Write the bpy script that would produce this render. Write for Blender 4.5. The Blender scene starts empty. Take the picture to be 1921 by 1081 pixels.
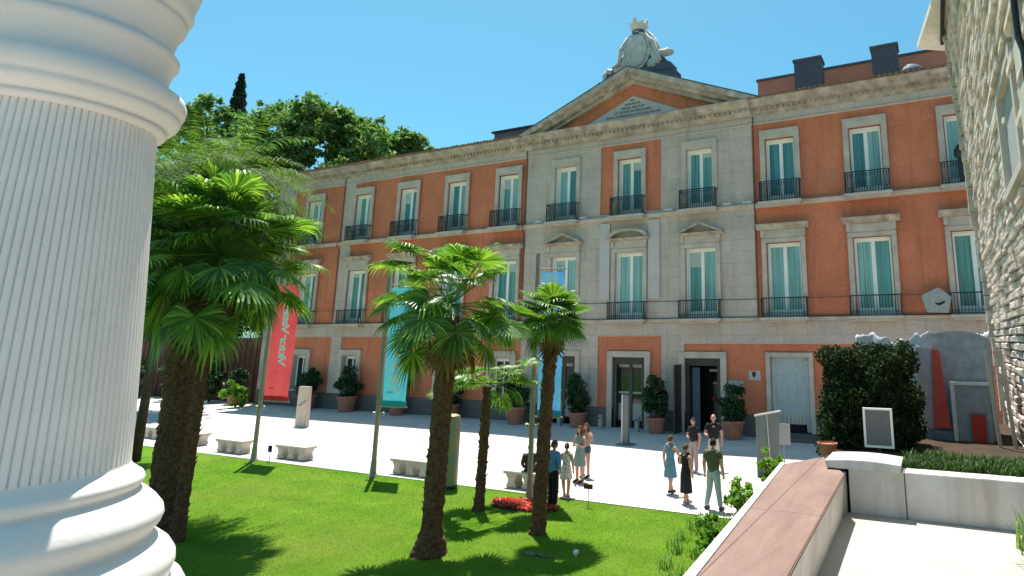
import bpy, bmesh, math, random
import numpy as np
from mathutils import Vector, Matrix
R=math.radians
sc=bpy.context.scene; COL=sc.collection
# ---------------- camera, sky, sun, exposure ----------------
cam=bpy.data.objects.new('camera',bpy.data.cameras.new('camera')); COL.objects.link(cam); sc.camera=cam
cam.location=(0,0,4.25); cam.rotation_euler=(R(90+11.118),0,R(24.684))
cam.data.sensor_width=36; cam.data.lens=36*1150/1921
cam.data.shift_x=-(1228-960.5)/1921; cam.data.shift_y=-(540.5-412)/1921
cam.data.clip_start=0.05; cam.data.clip_end=2000
SUN_EL,SUN_AZ=72,-44      # azimuth from +Y towards +X
w=bpy.data.worlds.new('World'); sc.world=w; w.use_nodes=True
nt=w.node_tree; sky=nt.nodes.new('ShaderNodeTexSky'); sky.sky_type='NISHITA'; sky.sun_disc=False
sky.sun_elevation=R(SUN_EL); sky.sun_rotation=R(SUN_AZ); sky.air_density=1.0; sky.dust_density=1.2; sky.ozone_density=1.0
tint=nt.nodes.new('ShaderNodeMix'); tint.data_type='RGBA'; tint.blend_type='MULTIPLY'; tint.inputs[0].default_value=1
nt.links.new(sky.outputs[0],tint.inputs[6]); tint.inputs[7].default_value=(.41,.85,.84,1)
bg=nt.nodes['Background']; nt.links.new(tint.outputs[2],bg.inputs[0]); bg.inputs[1].default_value=0.099
sl=bpy.data.lights.new('sun','SUN'); sl.energy=4.3; sl.angle=R(0.5); sl.color=(1,0.94,0.86)
so=bpy.data.objects.new('sun',sl); COL.objects.link(so)
sd=Vector((math.sin(R(SUN_AZ))*math.cos(R(SUN_EL)),math.cos(R(SUN_AZ))*math.cos(R(SUN_EL)),math.sin(R(SUN_EL))))
so.rotation_euler=sd.to_track_quat('Z','Y').to_euler(); so.location=(0,0,40)
vs=sc.view_settings; vs.view_transform='Standard'; vs.look='None'; vs.exposure=1.05; vs.gamma=1; vs.use_curve_mapping=False
# ---------------- materials ----------------
def nodes(name):
    m=bpy.data.materials.new(name); m.use_nodes=True; t=m.node_tree; return m,t,t.nodes['Principled BSDF']
def N(t,k,**kw):
    n=t.nodes.new(k)
    for a,b in kw.items(): setattr(n,a,b)
    return n
def noise(t,scale,detail=4,vec=None,rough=.55):
    n=N(t,'ShaderNodeTexNoise'); n.inputs['Scale'].default_value=scale; n.inputs['Detail'].default_value=detail; n.inputs['Roughness'].default_value=rough
    if vec is None:
        tc=N(t,'ShaderNodeTexCoord'); vec=tc.outputs['Object']
    t.links.new(vec,n.inputs['Vector']); return n.outputs['Fac']
def ramp(t,fac,stops):
    r=N(t,'ShaderNodeValToRGB'); t.links.new(fac,r.inputs[0]); e=r.color_ramp.elements
    e[0].position=stops[0][0]; e[0].color=(*stops[0][1],1); e[1].position=stops[-1][0]; e[1].color=(*stops[-1][1],1)
    for p,c in stops[1:-1]:
        x=e.new(p); x.color=(*c,1)
    return r.outputs[0]
def mix(t,fac,a,b,mode='MIX'):
    m=N(t,'ShaderNodeMix',data_type='RGBA',blend_type=mode)
    for i,v in ((0,fac),(6,a),(7,b)):
        if isinstance(v,(int,float)): m.inputs[i].default_value=v
        elif isinstance(v,tuple): m.inputs[i].default_value=(*v[:3],1)
        else: t.links.new(v,m.inputs[i])
    return m.outputs[2]
def mapping(t,scale):
    tc=N(t,'ShaderNodeTexCoord'); m=N(t,'ShaderNodeMapping'); m.inputs['Scale'].default_value=scale
    t.links.new(tc.outputs['Object'],m.inputs[0]); return m.outputs[0]
def bump(t,b,h,strength=.3,dist=.02):
    n=N(t,'ShaderNodeBump'); n.inputs['Strength'].default_value=strength; n.inputs['Distance'].default_value=dist
    t.links.new(h,n.inputs['Height']); t.links.new(n.outputs[0],b.inputs['Normal'])
def sc3(c,k): return tuple(min(1,x*k) for x in c)
def M(name,c,rough=.75,var=.18,scale=3.,bs=.2,bscale=40,metal=0,c2=None,spec=.3):
    m,t,b=nodes(name)
    f=noise(t,scale,6); hi=sc3(c,1+var); lo=sc3(c,1-var) if c2 is None else c2
    col=ramp(t,f,[(.3,lo),(.7,hi)]); t.links.new(col,b.inputs['Base Color'])
    b.inputs['Roughness'].default_value=rough; b.inputs['Metallic'].default_value=metal; b.inputs['Specular IOR Level'].default_value=spec
    if bs: bump(t,b,noise(t,bscale,5),bs,.01)
    return m
def leafmat(name,c,trans=.35,rough=.45,var=.5,c2=None):
    m,t,b=nodes(name)
    g=N(t,'ShaderNodeNewGeometry'); lo=sc3(c,1-var); hi=sc3(c,1+var)
    if c2: hi=c2
    col=ramp(t,g.outputs['Random Per Island'],[(0,lo),(.6,c),(1,hi)])
    f=noise(t,.8,3); col=mix(t,f,sc3(c,.6),col) if False else col
    b.inputs['Roughness'].default_value=rough; b.inputs['Specular IOR Level'].default_value=.4
    t.links.new(col,b.inputs['Base Color'])
    tr=N(t,'ShaderNodeBsdfTranslucent'); tc=mix(t,1.0,col,(1.0,1.0,.45),'MULTIPLY')
    br=mix(t,1.0,tc,(1.7,1.7,1.7),'MULTIPLY'); t.links.new(br,tr.inputs[0])
    ms=N(t,'ShaderNodeMixShader'); ms.inputs[0].default_value=trans
    t.links.new(b.outputs[0],ms.inputs[1]); t.links.new(tr.outputs[0],ms.inputs[2])
    t.links.new(ms.outputs[0],t.nodes['Material Output'].inputs[0]); return m
def swizzle(t):   # facade coordinates: x along the wall, z up -> texture xy
    tc=N(t,'ShaderNodeTexCoord'); s=N(t,'ShaderNodeSeparateXYZ'); c=N(t,'ShaderNodeCombineXYZ')
    t.links.new(tc.outputs['Object'],s.inputs[0]); t.links.new(s.outputs[0],c.inputs[0]); t.links.new(s.outputs[2],c.inputs[1]); t.links.new(s.outputs[1],c.inputs[2])
    return c.outputs[0]
def courses(name,ca,cb,cm,bw,rh,ms,var=.25,stain=(.1,.08,.07),stainamt=.35,rough=.85,bias=0.,smooth=.1,bstr=.4):
    m,t,b=nodes(name); v=swizzle(t)
    k=N(t,'ShaderNodeTexBrick'); t.links.new(v,k.inputs['Vector'])
    k.inputs['Color1'].default_value=(*ca,1); k.inputs['Color2'].default_value=(*cb,1); k.inputs['Mortar'].default_value=(*cm,1)
    k.inputs['Scale'].default_value=1; k.inputs['Brick Width'].default_value=bw; k.inputs['Row Height'].default_value=rh
    k.inputs['Mortar Size'].default_value=ms; k.inputs['Mortar Smooth'].default_value=smooth; k.inputs['Bias'].default_value=bias
    f=noise(t,.55,6,v,.6); c=mix(t,1.0,k.outputs[0],ramp(t,f,[(.3,(1-var,)*3),(.72,(1+var*.6,)*3)]),'MULTIPLY')
    f3=noise(t,9,5,v); c=mix(t,1.0,c,ramp(t,f3,[(.25,(.86,)*3),(.75,(1.1,)*3)]),'MULTIPLY')
    mp=N(t,'ShaderNodeMapping'); mp.inputs['Scale'].default_value=(2.6,.22,1); t.links.new(v,mp.inputs[0])
    s=noise(t,1,6,mp.outputs[0],.65); sm=ramp(t,s,[(.52,(0,0,0)),(.78,(stainamt,)*3)])
    c=mix(t,sm,c,stain)
    t.links.new(c,b.inputs['Base Color']); b.inputs['Roughness'].default_value=rough; b.inputs['Specular IOR Level'].default_value=.2
    bump(t,b,k.outputs['Fac'],bstr,-.01); return m
MAT={}
MAT['brick']=courses('brick_wall',(.70,.215,.11),(.66,.195,.10),(.62,.25,.155),.26,.075,.005,var=.20,stain=(.26,.10,.075),stainamt=.55)
MAT['brick2']=M('orange_render',(.52,.22,.14),.9,.1,1.2)
MAT['ashlar']=courses('ashlar_stone',(.60,.48,.41),(.54,.44,.375),(.40,.325,.28),1.35,.56,.010,var=.13,stain=(.24,.19,.16),stainamt=.45,bstr=.15)
MAT['granite']=courses('granite_plinth',(.17,.15,.14),(.15,.135,.125),(.08,.075,.07),1.2,.5,.012,var=.2)
MAT['stone']=M('carved_stone',(.54,.445,.37),.85,.16,1.7,.3,22)
MAT['cornice']=M('weathered_cornice_stone',(.53,.445,.365),.9,.12,2.2,.4,14,c2=(.28,.225,.175))
MAT['palestone']=M('pale_pilaster_stone',(.56,.48,.46),.8,.07,1.3,.15)
MAT['white']=M('white_window_paint',(.86,.84,.78),.5,.05,4,.0)
MAT['iron']=M('black_iron',(.018,.022,.026),.45,.2,6,.1,metal=.2,spec=.5)
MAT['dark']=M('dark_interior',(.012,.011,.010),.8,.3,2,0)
MAT['bronze']=M('dark_door_metal',(.035,.03,.028),.4,.2,3,.05,spec=.5)
MAT['slate']=M('slate_grey_metal',(.085,.10,.125),.6,.15,3,.2)
MAT['roof']=M('clay_tile_roof',(.25,.13,.08),.9,.3,4,.5,9)
MAT['terracotta']=M('terracotta',(.40,.155,.10),.85,.18,6,.25)
MAT['steel']=M('galvanised_steel',(.30,.27,.21),.5,.12,3,.05,metal=.3)
MAT['grey']=M('grey_panel',(.14,.16,.155),.55,.1,2,.05)
MAT['concrete']=M('bench_stone',(.50,.455,.38),.85,.15,5,.25)
MAT['stele']=M('beige_stele_stone',(.55,.45,.36),.8,.1,3,.15)
MAT['bark']=M('dark_tree_bark',(.085,.05,.035),.95,.4,6,1,18)
MAT['fibre']=M('palm_fibre',(.125,.058,.032),.95,.55,16,1,40)
MAT['fan']=leafmat('fan_palm_leaf',(.09,.215,.035),.42,.4,.55,(.27,.38,.07))
MAT['fan2']=leafmat('sunlit_fan_palm_leaf',(.10,.22,.035),.38,.4,.4,(.25,.36,.05))  # copy of the fan palm leaf with sunlight put into its green
MAT['dead']=leafmat('dry_palm_leaf',(.20,.12,.05),.2,.8,.4)
MAT['feather']=leafmat('feather_palm_leaf',(.085,.17,.03),.35,.7,.45,(.16,.26,.06))
MAT['plane']=leafmat('plane_tree_leaf',(.11,.225,.08),.40,.55,.45,(.18,.31,.10))
MAT['cypress']=leafmat('cypress_leaf',(.030,.055,.032),.1,.7,.4)
MAT['shrub']=leafmat('laurel_leaf',(.022,.062,.018),.15,.4,.5)
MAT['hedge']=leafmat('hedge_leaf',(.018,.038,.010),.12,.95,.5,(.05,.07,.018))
MAT['bedgrass']=leafmat('shaded_grass_blade',(.035,.09,.02),.2,.7,.5,(.10,.18,.04))  # darker copy of the grass blade, shade of the bed put into colour
MAT['bush']=leafmat('bright_shrub_leaf',(.14,.30,.04),.4,.45,.4,(.3,.45,.06))
MAT['tuft']=leafmat('grass_blade',(.11,.23,.05),.35,.5,.4,(.25,.36,.10))
MAT['flower']=leafmat('red_petal',(.62,.07,.06),.25,.6,.3,(.85,.22,.16))
def columnmat():
    m,t,b=nodes('white_column_paint'); c=ramp(t,noise(t,2.5,6),[(.3,(.76,.71,.67)),(.7,(.83,.78,.74))])
    c=mix(t,ramp(t,noise(t,1,6,mapping(t,(9,9,.9)),.7),[(.55,(0,)*3),(.8,(.35,)*3)]),c,(.58,.53,.48)); c=mix(t,ramp(t,noise(t,6,8,None,.8),[(.62,(0,)*3),(.72,(.25,)*3)]),c,(.50,.45,.40))
    t.links.new(c,b.inputs['Base Color']); b.inputs['Roughness'].default_value=.8; b.inputs['Specular IOR Level'].default_value=.2; bump(t,b,noise(t,70,6,None,.7),.35,.004); return m
MAT['marble']=columnmat()
def glassmat(name,base,rough=.04,refl=.5):
    m,t,b=nodes(name)
    v=mapping(t,(14,14,.25)); f=noise(t,1,4,v)
    c=ramp(t,f,[(.3,sc3(base,.6)),(.7,sc3(base,1.35))]); t.links.new(c,b.inputs['Base Color'])
    b.inputs['Roughness'].default_value=rough; b.inputs['Specular IOR Level'].default_value=refl
    bump(t,b,noise(t,1.3,2),.05,.05)
    return m
MAT['glass']=glassmat('teal_window_glass',(.13,.31,.28),.08,.5)
MAT['glass1']=glassmat('pale_mint_window_glass',(.24,.42,.39),.1,.5)
MAT['glass2']=glassmat('deep_teal_window_glass',(.07,.22,.22),.05,.6)
MAT['blind']=M('pale_roller_blind',(.42,.50,.46),.8,.06,3,0)
MAT['glassdark']=glassmat('dark_door_glass',(.02,.035,.03),.05,.5)
def plazamat():
    m,t,b=nodes('plaza_paving'); tc=N(t,'ShaderNodeTexCoord')
    k=N(t,'ShaderNodeTexBrick'); t.links.new(tc.outputs['Object'],k.inputs['Vector']); k.offset=.5
    k.inputs['Color1'].default_value=(.66,.585,.555,1); k.inputs['Color2'].default_value=(.62,.55,.52,1); k.inputs['Mortar'].default_value=(.40,.36,.34,1)
    k.inputs['Scale'].default_value=1; k.inputs['Brick Width'].default_value=1.2; k.inputs['Row Height'].default_value=.6; k.inputs['Mortar Size'].default_value=.010
    c=mix(t,1.0,k.outputs[0],ramp(t,noise(t,.35,6),[(.3,(.78,)*3),(.7,(1.04,)*3)]),'MULTIPLY')
    c=mix(t,ramp(t,noise(t,1.7,7,None,.7),[(.60,(0,)*3),(.78,(.35,)*3)]),c,(.33,.29,.26))
    t.links.new(c,b.inputs['Base Color']); b.inputs['Roughness'].default_value=.8; bump(t,b,noise(t,60,4),.15,.005); return m
MAT['plaza']=plazamat()
def lawnmat():
    m,t,b=nodes('mown_lawn')
    f=noise(t,1.1,8,None,.7); c=ramp(t,f,[(.25,(.07,.18,.007)),(.5,(.11,.245,.012)),(.75,(.18,.315,.03))])
    v=mapping(t,(.6,.6,.6)); wv=N(t,'ShaderNodeTexWave'); t.links.new(v,wv.inputs[0]); wv.inputs['Scale'].default_value=.35; wv.inputs['Distortion'].default_value=2.5; wv.bands_direction='Y'
    c=mix(t,1.0,c,ramp(t,wv.outputs[1],[(.1,(.90,.93,.9)),(.9,(1.12,1.06,1.0))]),'MULTIPLY')
    f2=noise(t,45,6,None,.8); c=mix(t,1.0,c,ramp(t,f2,[(.3,(.7,)*3),(.7,(1.2,)*3)]),'MULTIPLY')
    f3=noise(t,.35,6); c=mix(t,ramp(t,f3,[(.42,(0,)*3),(.66,(.75,)*3)]),c,(.16,.22,.03))
    t.links.new(c,b.inputs['Base Color']); b.inputs['Roughness'].default_value=.9; b.inputs['Specular IOR Level'].default_value=.1
    bump(t,b,f2,.9,.05); return m
MAT['lawn']=lawnmat()
MAT['soil']=M('dark_soil',(.05,.032,.02),.95,.3,4,.8,20)
MAT['earth']=M('distant_ground',(.20,.17,.13),.95,.2,.3)
def copingmat():
    m,t,b=nodes('red_coping_render'); c=ramp(t,noise(t,1.4,7,mapping(t,(2.2,.5,1)),.65),[(.3,(.17,.098,.078)),(.5,(.225,.142,.115)),(.72,(.28,.19,.155))])
    c=mix(t,ramp(t,noise(t,1,6,mapping(t,(9,.7,1))),[(.56,(0,)*3),(.74,(.5,)*3)]),c,(.17,.10,.085)); c=mix(t,1.0,c,ramp(t,noise(t,40,5,None,.8),[(.3,(.85,)*3),(.7,(1.1,)*3)]),'MULTIPLY')
    k=N(t,'ShaderNodeTexBrick'); tc=N(t,'ShaderNodeTexCoord'); t.links.new(tc.outputs['Object'],k.inputs[0]); k.offset=0; k.inputs['Scale'].default_value=1; k.inputs['Brick Width'].default_value=30; k.inputs['Row Height'].default_value=2.3; k.inputs['Mortar Size'].default_value=.006
    k.inputs['Color1'].default_value=(1,1,1,1); k.inputs['Color2'].default_value=(.95,.95,.95,1); k.inputs['Mortar'].default_value=(.45,.42,.4,1); c=mix(t,1.0,c,k.outputs[0],'MULTIPLY')
    t.links.new(c,b.inputs['Base Color']); b.inputs['Roughness'].default_value=.9; bump(t,b,noise(t,26,5),.5,.01); return m
MAT['coping']=copingmat()
def marblewall():
    m,t,b=nodes('white_terrace_marble'); tc=N(t,'ShaderNodeTexCoord')
    c=ramp(t,noise(t,1.6,7,None,.6),[(.3,(.47,.45,.43)),(.6,(.62,.60,.58))])
    v=mapping(t,(4,4,.6)); s=noise(t,1,6,v); c=mix(t,ramp(t,s,[(.5,(0,)*3),(.72,(.6,)*3)]),c,(.34,.28,.22)); c=mix(t,ramp(t,noise(t,.9,7,None,.75),[(.6,(0,)*3),(.68,(.55,)*3)]),c,(.24,.19,.15))
    t.links.new(c,b.inputs['Base Color']); b.inputs['Roughness'].default_value=.6; bump(t,b,noise(t,30,4),.15,.01); return m
MAT['twall']=marblewall()
MAT['tfloor']=M('terrace_paving',(.44,.395,.355),.8,.14,1.4,.3,25)
MAT['rubble']=M('pale_rubble_stone',(.66,.57,.48),.9,.2,3,.9,22,c2=(.40,.33,.275))
MAT['rubbleback']=M('rubble_mortar',(.23,.195,.165),.95,.2,5,.5)
MAT['skin']=M('skin',(.55,.29,.20),.55,.05,5,0)
def cloth(name,c,var=.1,c2=None,rough=.85): return M(name,c,rough,var,8,.3,60,c2=c2)
_cm={}
def CL(name,c,**k):
    if name not in _cm: _cm[name]=cloth(name,c,**k)
    return _cm[name]
# ---------------- mesh builder ----------------
class MB:
    def __init__(s): s.v=[]; s.f=[]
    def add(s,V,F):
        o=len(s.v); s.v.extend([tuple(p) for p in V]); s.f.extend([tuple(i+o for i in q) for q in F]); return s
    def box(s,x0,x1,y0,y1,z0,z1):
        V=[(x0,y0,z0),(x1,y0,z0),(x1,y1,z0),(x0,y1,z0),(x0,y0,z1),(x1,y0,z1),(x1,y1,z1),(x0,y1,z1)]
        return s.add(V,[(0,3,2,1),(4,5,6,7),(0,1,5,4),(1,2,6,5),(2,3,7,6),(3,0,4,7)])
    def tube(s,pts,rad,n=8,caps=True):
        pts=[Vector(p) for p in pts]; 
        if isinstance(rad,(int,float)): rad=[rad]*len(pts)
        V=[];F=[]; prev=None
        for i,p in enumerate(pts):
            d=(pts[min(i+1,len(pts)-1)]-pts[max(i-1,0)]).normalized()
            a=d.orthogonal().normalized() if prev is None else (prev-d*prev.dot(d)).normalized()
            prev=a; b=d.cross(a)
            for k in range(n):
                t=2*math.pi*k/n; V.append(p+(a*math.cos(t)+b*math.sin(t))*rad[i])
        for i in range(len(pts)-1):
            for k in range(n): F.append((i*n+k,i*n+(k+1)%n,(i+1)*n+(k+1)%n,(i+1)*n+k))
        if caps: F.append(tuple(range(n-1,-1,-1))); F.append(tuple((len(pts)-1)*n+k for k in range(n)))
        return s.add(V,F)
    def lathe(s,prof,c=(0,0,0),n=32,mod=None,caps=True):
        V=[];F=[]
        for j,(r,z) in enumerate(prof):
            for k in range(n):
                t=2*math.pi*k/n; rr=r*(mod(t,j) if mod else 1); V.append((c[0]+rr*math.cos(t),c[1]+rr*math.sin(t),c[2]+z))
        for j in range(len(prof)-1):
            for k in range(n): F.append((j*n+k,j*n+(k+1)%n,(j+1)*n+(k+1)%n,(j+1)*n+k))
        if caps: F.append(tuple(range(n-1,-1,-1))); F.append(tuple((len(prof)-1)*n+k for k in range(n)))
        return s.add(V,F)
    def prismx(s,prof,x0,x1):   # closed profile of (y,z), extruded along x
        n=len(prof); V=[(x0,y,z) for y,z in prof]+[(x1,y,z) for y,z in prof]
        F=[(i,(i+1)%n,(i+1)%n+n,i+n) for i in range(n)]+[tuple(range(n-1,-1,-1)),tuple(range(n,2*n))]
        return s.add(V,F)
    def prismy(s,prof,y0,y1):   # closed profile of (x,z), extruded along y
        n=len(prof); V=[(x,y0,z) for x,z in prof]+[(x,y1,z) for x,z in prof]
        F=[(i,(i+1)%n,(i+1)%n+n,i+n) for i in range(n)]+[tuple(range(n-1,-1,-1)),tuple(range(n,2*n))]
        return s.add(V,F)
    def prismz(s,prof,z0,z1):
        n=len(prof); V=[(x,y,z0) for x,y in prof]+[(x,y,z1) for x,y in prof]
        F=[(i,(i+1)%n,(i+1)%n+n,i+n) for i in range(n)]+[tuple(range(n-1,-1,-1)),tuple(range(n,2*n))]
        return s.add(V,F)
    def build(s,name,mat,parent=None,smooth=False,bevel=0,local=False,recalc=True):
        b=Vector((0,0,0)) if (parent is None or local) else Vector(BASE.get(parent.name,(0,0,0)))
        me=bpy.data.meshes.new(name); me.from_pydata([(v[0]-b[0],v[1]-b[1],v[2]-b[2]) for v in s.v],[],s.f)
        if recalc or bevel:
            bm=bmesh.new(); bm.from_mesh(me)
            if recalc: bmesh.ops.recalc_face_normals(bm,faces=bm.faces)
            if bevel: bmesh.ops.bevel(bm,geom=list(bm.edges),offset=bevel,segments=2,affect='EDGES',clamp_overlap=True)
            bm.to_mesh(me); bm.free()
        me.materials.append(MAT[mat] if isinstance(mat,str) else mat)
        if smooth:
            me.polygons.foreach_set('use_smooth',[True]*len(me.polygons))
            if smooth!='all': me.set_sharp_from_angle(angle=R(35))
        o=bpy.data.objects.new(name,me); COL.objects.link(o)
        if parent is not None: o.parent=parent; BASE[o.name]=BASE.get(parent.name,(0,0,0))
        return o
BASE={}
def tag(o,label=None,cat=None,group=None,kind=None):
    if label: o['label']=label
    if cat: o['category']=cat
    if group: o['group']=group
    if kind: o['kind']=kind
    return o
def thing(name,label,cat,loc=(0,0,0),group=None):
    o=bpy.data.objects.new(name,None); COL.objects.link(o); o.location=loc; o.empty_display_size=.3; BASE[o.name]=tuple(loc)
    return tag(o,label,cat,group)
def copy_tree(o,parent=None):
    c=o.copy(); COL.objects.link(c); c.parent=parent
    for ch in o.children: copy_tree(ch,c)
    return c
def bymat(V,F,name,mat,parent=None,local=False):
    b=np.zeros(3) if (parent is None or local) else np.array(BASE.get(parent.name,(0,0,0)))
    me=bpy.data.meshes.new(name); me.from_pydata((np.asarray(V)-b).tolist(),[],np.asarray(F).tolist() if not isinstance(F,list) else F)
    me.materials.append(MAT[mat]); o=bpy.data.objects.new(name,me); COL.objects.link(o)
    if parent is not None: o.parent=parent; BASE[o.name]=tuple(b)
    return o
def leaves(rng,P,size,updir=.4,aspect=.6,folded=False):
    # P: (n,3) centres -> leaf shaped quads, randomly turned
    n=len(P); a=rng.normal(size=(n,3)); a/=np.linalg.norm(a,axis=1)[:,None]
    nn=rng.normal(size=(n,3)); nn[:,2]+=updir*2; b=np.cross(nn,a); b/=np.linalg.norm(b,axis=1)[:,None]
    s=size*rng.uniform(.6,1.35,size=(n,1)); 
    V=np.stack([P-a*s,P-b*s*aspect+a*s*.1,P+a*s,P+b*s*aspect+a*s*.1],1).reshape(-1,3)
    F=np.arange(4*n).reshape(n,4); return V,F
def sheet(mb,solids,holes,y,th):
    # wall sheet in the xz plane with openings; front at y, back at y+th
    xs=sorted({round(v,4) for r in solids+holes for v in (r[0],r[1])}); zs=sorted({round(v,4) for r in solids+holes for v in (r[2],r[3])})
    def inside(x,z,L): return any(a<x<b and c<z<d for a,b,c,d in L)
    S={}
    for i in range(len(xs)-1):
        for j in range(len(zs)-1):
            x=(xs[i]+xs[i+1])/2; z=(zs[j]+zs[j+1])/2
            S[i,j]=inside(x,z,solids) and not inside(x,z,holes)
    for (i,j),ok in S.items():
        if not ok: continue
        x0,x1,z0,z1=xs[i],xs[i+1],zs[j],zs[j+1]; Y=y+th
        mb.add([(x0,y,z0),(x1,y,z0),(x1,y,z1),(x0,y,z1)],[(0,1,2,3)])
        if not S.get((i-1,j)): mb.add([(x0,y,z0),(x0,y,z1),(x0,Y,z1),(x0,Y,z0)],[(0,1,2,3)])
        if not S.get((i+1,j)): mb.add([(x1,y,z0),(x1,Y,z0),(x1,Y,z1),(x1,y,z1)],[(0,1,2,3)])
        if not S.get((i,j-1)): mb.add([(x0,y,z0),(x0,Y,z0),(x1,Y,z0),(x1,y,z0)],[(0,1,2,3)])
        if not S.get((i,j+1)): mb.add([(x0,y,z1),(x1,y,z1),(x1,Y,z1),(x0,Y,z1)],[(0,1,2,3)])
def text(s,size,name,mat,parent,mtx,mirror=False,ext=.004,bold=0.0,spacing=1.0):
    cu=bpy.data.curves.new('t','FONT'); cu.body=s; cu.size=size; cu.extrude=ext; cu.align_x='CENTER'; cu.align_y='CENTER'; cu.space_character=spacing; cu.offset=size*bold; cu.resolution_u=3
    o=bpy.data.objects.new('t',cu); COL.objects.link(o); dg=bpy.context.evaluated_depsgraph_get(); dg.update()
    me=bpy.data.meshes.new_from_object(o.evaluated_get(dg)); bpy.data.objects.remove(o)
    if mirror: me.transform(Matrix.Scale(-1,4,(1,0,0)))
    me.transform(mtx); me.materials.clear(); me.materials.append(mat if not isinstance(mat,str) else MAT[mat]); me.name=name
    o=bpy.data.objects.new(name,me); COL.objects.link(o); o.parent=parent; return o
rnd=random.Random(7); rng=np.random.default_rng(7)
# ---------------- ground ----------------
g=MB(); g.add([(-400,-200,-.02),(400,-200,-.02),(400,600,-.02),(-400,600,-.02)],[(0,1,2,3)]); tag(g.build('ground','earth'),kind='structure')
g=MB(); g.add([(-75,15.15,0),(12,15.15,0),(12,28.3,0),(-75,28.3,0)],[(0,1,2,3)]); tag(g.build('plaza','plaza'),kind='structure')
g=MB(); nx,ny=110,60; V=[];F=[]
for i in range(nx+1):
    for j in range(ny+1):
        x=-70+71*i/nx; y=-12+27.1*j/ny; z=.03+ (0 if j==ny else .03*math.sin(x*.3)*math.sin(y*.35)*min(1,(ny-j)/6)); V.append((x,y,z))
for i in range(nx):
    for j in range(ny): F.append((i*(ny+1)+j,(i+1)*(ny+1)+j,(i+1)*(ny+1)+j+1,i*(ny+1)+j+1))
g.add(V,F); tag(g.build('lawn','lawn',smooth='all'),kind='structure')
g=MB(); g.box(-70,1,15.1,15.22,-.05,.05); tag(g.build('lawn_edging','concrete'),kind='structure')
r=np.random.default_rng(77); n=110000; gx=r.uniform(-24,-2.2,n); gy=15.06-9.5*r.uniform(0,1,n)**1.15; hh=r.uniform(.012,.034,n); a=r.uniform(0,6.28,n); ln=r.uniform(-.02,.02,(n,2)); z0=.028+.03*np.sin(gx*.3)*np.sin(gy*.35)*np.minimum(1,(15.1-gy)/.452/6)
V=np.stack([np.stack([gx-.007*np.cos(a),gy-.007*np.sin(a),z0],1),np.stack([gx+.007*np.cos(a),gy+.007*np.sin(a),z0],1),np.stack([gx+ln[:,0],gy+ln[:,1],z0+hh],1)],1).reshape(-1,3)
MAT['blade']=leafmat('lawn_blade',(.12,.26,.012),.45,.6,.4,(.24,.37,.04))
tag(bymat(V,np.arange(3*n).reshape(n,3),'grass','blade'),'short mown grass blades covering the lawn','grass',kind='stuff')
# ---------------- museum building ----------------
YB=28.07
BLD=thing('museum_building','long three storey orange brick museum with grey stone centre and pediment','building',(-14.2,YB,0))
UC=[-38.75,-34.08,-30.06,-26.08,-22.2,-18.28,-14.3,-10.38,-6.3,-2.42,1.5,5.4]
T2=[(u-.66,u+.66,10.6,13.7) for u in UC]         # second floor openings
T1=[(u-.76,u+.76,5.2,8.66) for u in UC]
G0=[(u-.62,u+.62,1.2,3.28) for u in UC[:5]]
D0=[(-19.1,-17.4,0,3.42),(-15.2,-13.4,0,3.4),(-11.28,-9.48,0,3.4),(-7.12,-5.4,0,3.5)]
holes=T2+T1+G0+D0
b=MB(); sheet(b,[(-42.8,9,0,15.2)],holes,YB,.45)
b.box(-42.8,9,YB+1.6,YB+1.8,0,15.2); b.box(-42.8,-42.6,YB+.45,YB+13,0,15.2); b.box(8.8,9,YB+.45,YB+13,0,15.2); b.box(-42.6,8.8,YB+12.8,YB+13,0,15.2)
wall=b.build('wall','brick',BLD)
stone=[(-42.8,-40.95,.95,15.2),(-35.88,-34.95,.95,15.2),(-20.9,-16.08,.95,15.2),(-12.5,-7.65,4.07,15.2),(-12.5,-11.3,.95,4.2),(-16.2,-12.4,4.43,10.8),
       (-42.8,-11.2,4.43,5.1),(-11.5,9,4.07,5.1),(-42.8,9,14.58,15.2)]
b=MB(); sheet(b,stone,holes,YB-.07,.07); b.build('stone_facing','ashlar',BLD)
px_=[-42.8]+[v for a,c,_,_ in D0 for v in (a,c)]+[9]
for i in range(0,len(px_),2): MB().box(px_[i],px_[i+1],YB-.11,YB-.0005,0,.95).build('plinth','granite',BLD)
for a,c in ((-16.02,-15.42),(-13.2,-12.56)): MB().box(a,c,YB-.16,YB-.072,6.25,10.3).build('light_pilaster','palestone',BLD,bevel=.01)
# string courses, cornice, pediment
def course(name,z0,z1,d,mat='stone'):
    b=MB(); y=YB-.072; P=[(y+.05,z0),(y-d*.45,z0+.02),(y-d*.6,z0+(z1-z0)*.5),(y-d,z0+(z1-z0)*.65),(y-d,z1-.02),(y-d+.02,z1),(y+.05,z1)]
    b.prismx(P,-42.95,9.1); return b.build(name,mat,BLD)
course('string_course',5.1,5.26,.16); course('string_course',10.40,10.62,.18); course('frieze_moulding',14.58,14.66,.05)
CP=lambda y:[(y+.05,15.0),(y-.05,15.02),(y-.07,15.16),(y-.13,15.2),(y-.16,15.34),(y-.42,15.38),(y-.45,15.5),(y-.55,15.56),(y-.62,15.66),(y-.62,15.72),(y+.05,15.8)]
cor=MB(); cor.prismx(CP(YB-.072),-43.3,-20.9); cor.prismx(CP(YB-.19),-20.9,-7.6); cor.prismx(CP(YB-.072),-7.6,9.3)
cor=cor.build('cornice','cornice',BLD)
b=MB(); x=-43.1
while x<9:
    y=YB-.19 if -20.9<x<-7.6 else YB-.072
    b.box(x,x+.13,y-.26,y-.12,15.21,15.335); x+=.26
tag(b.build('dentils','cornice',cor),kind='stuff')
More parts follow.
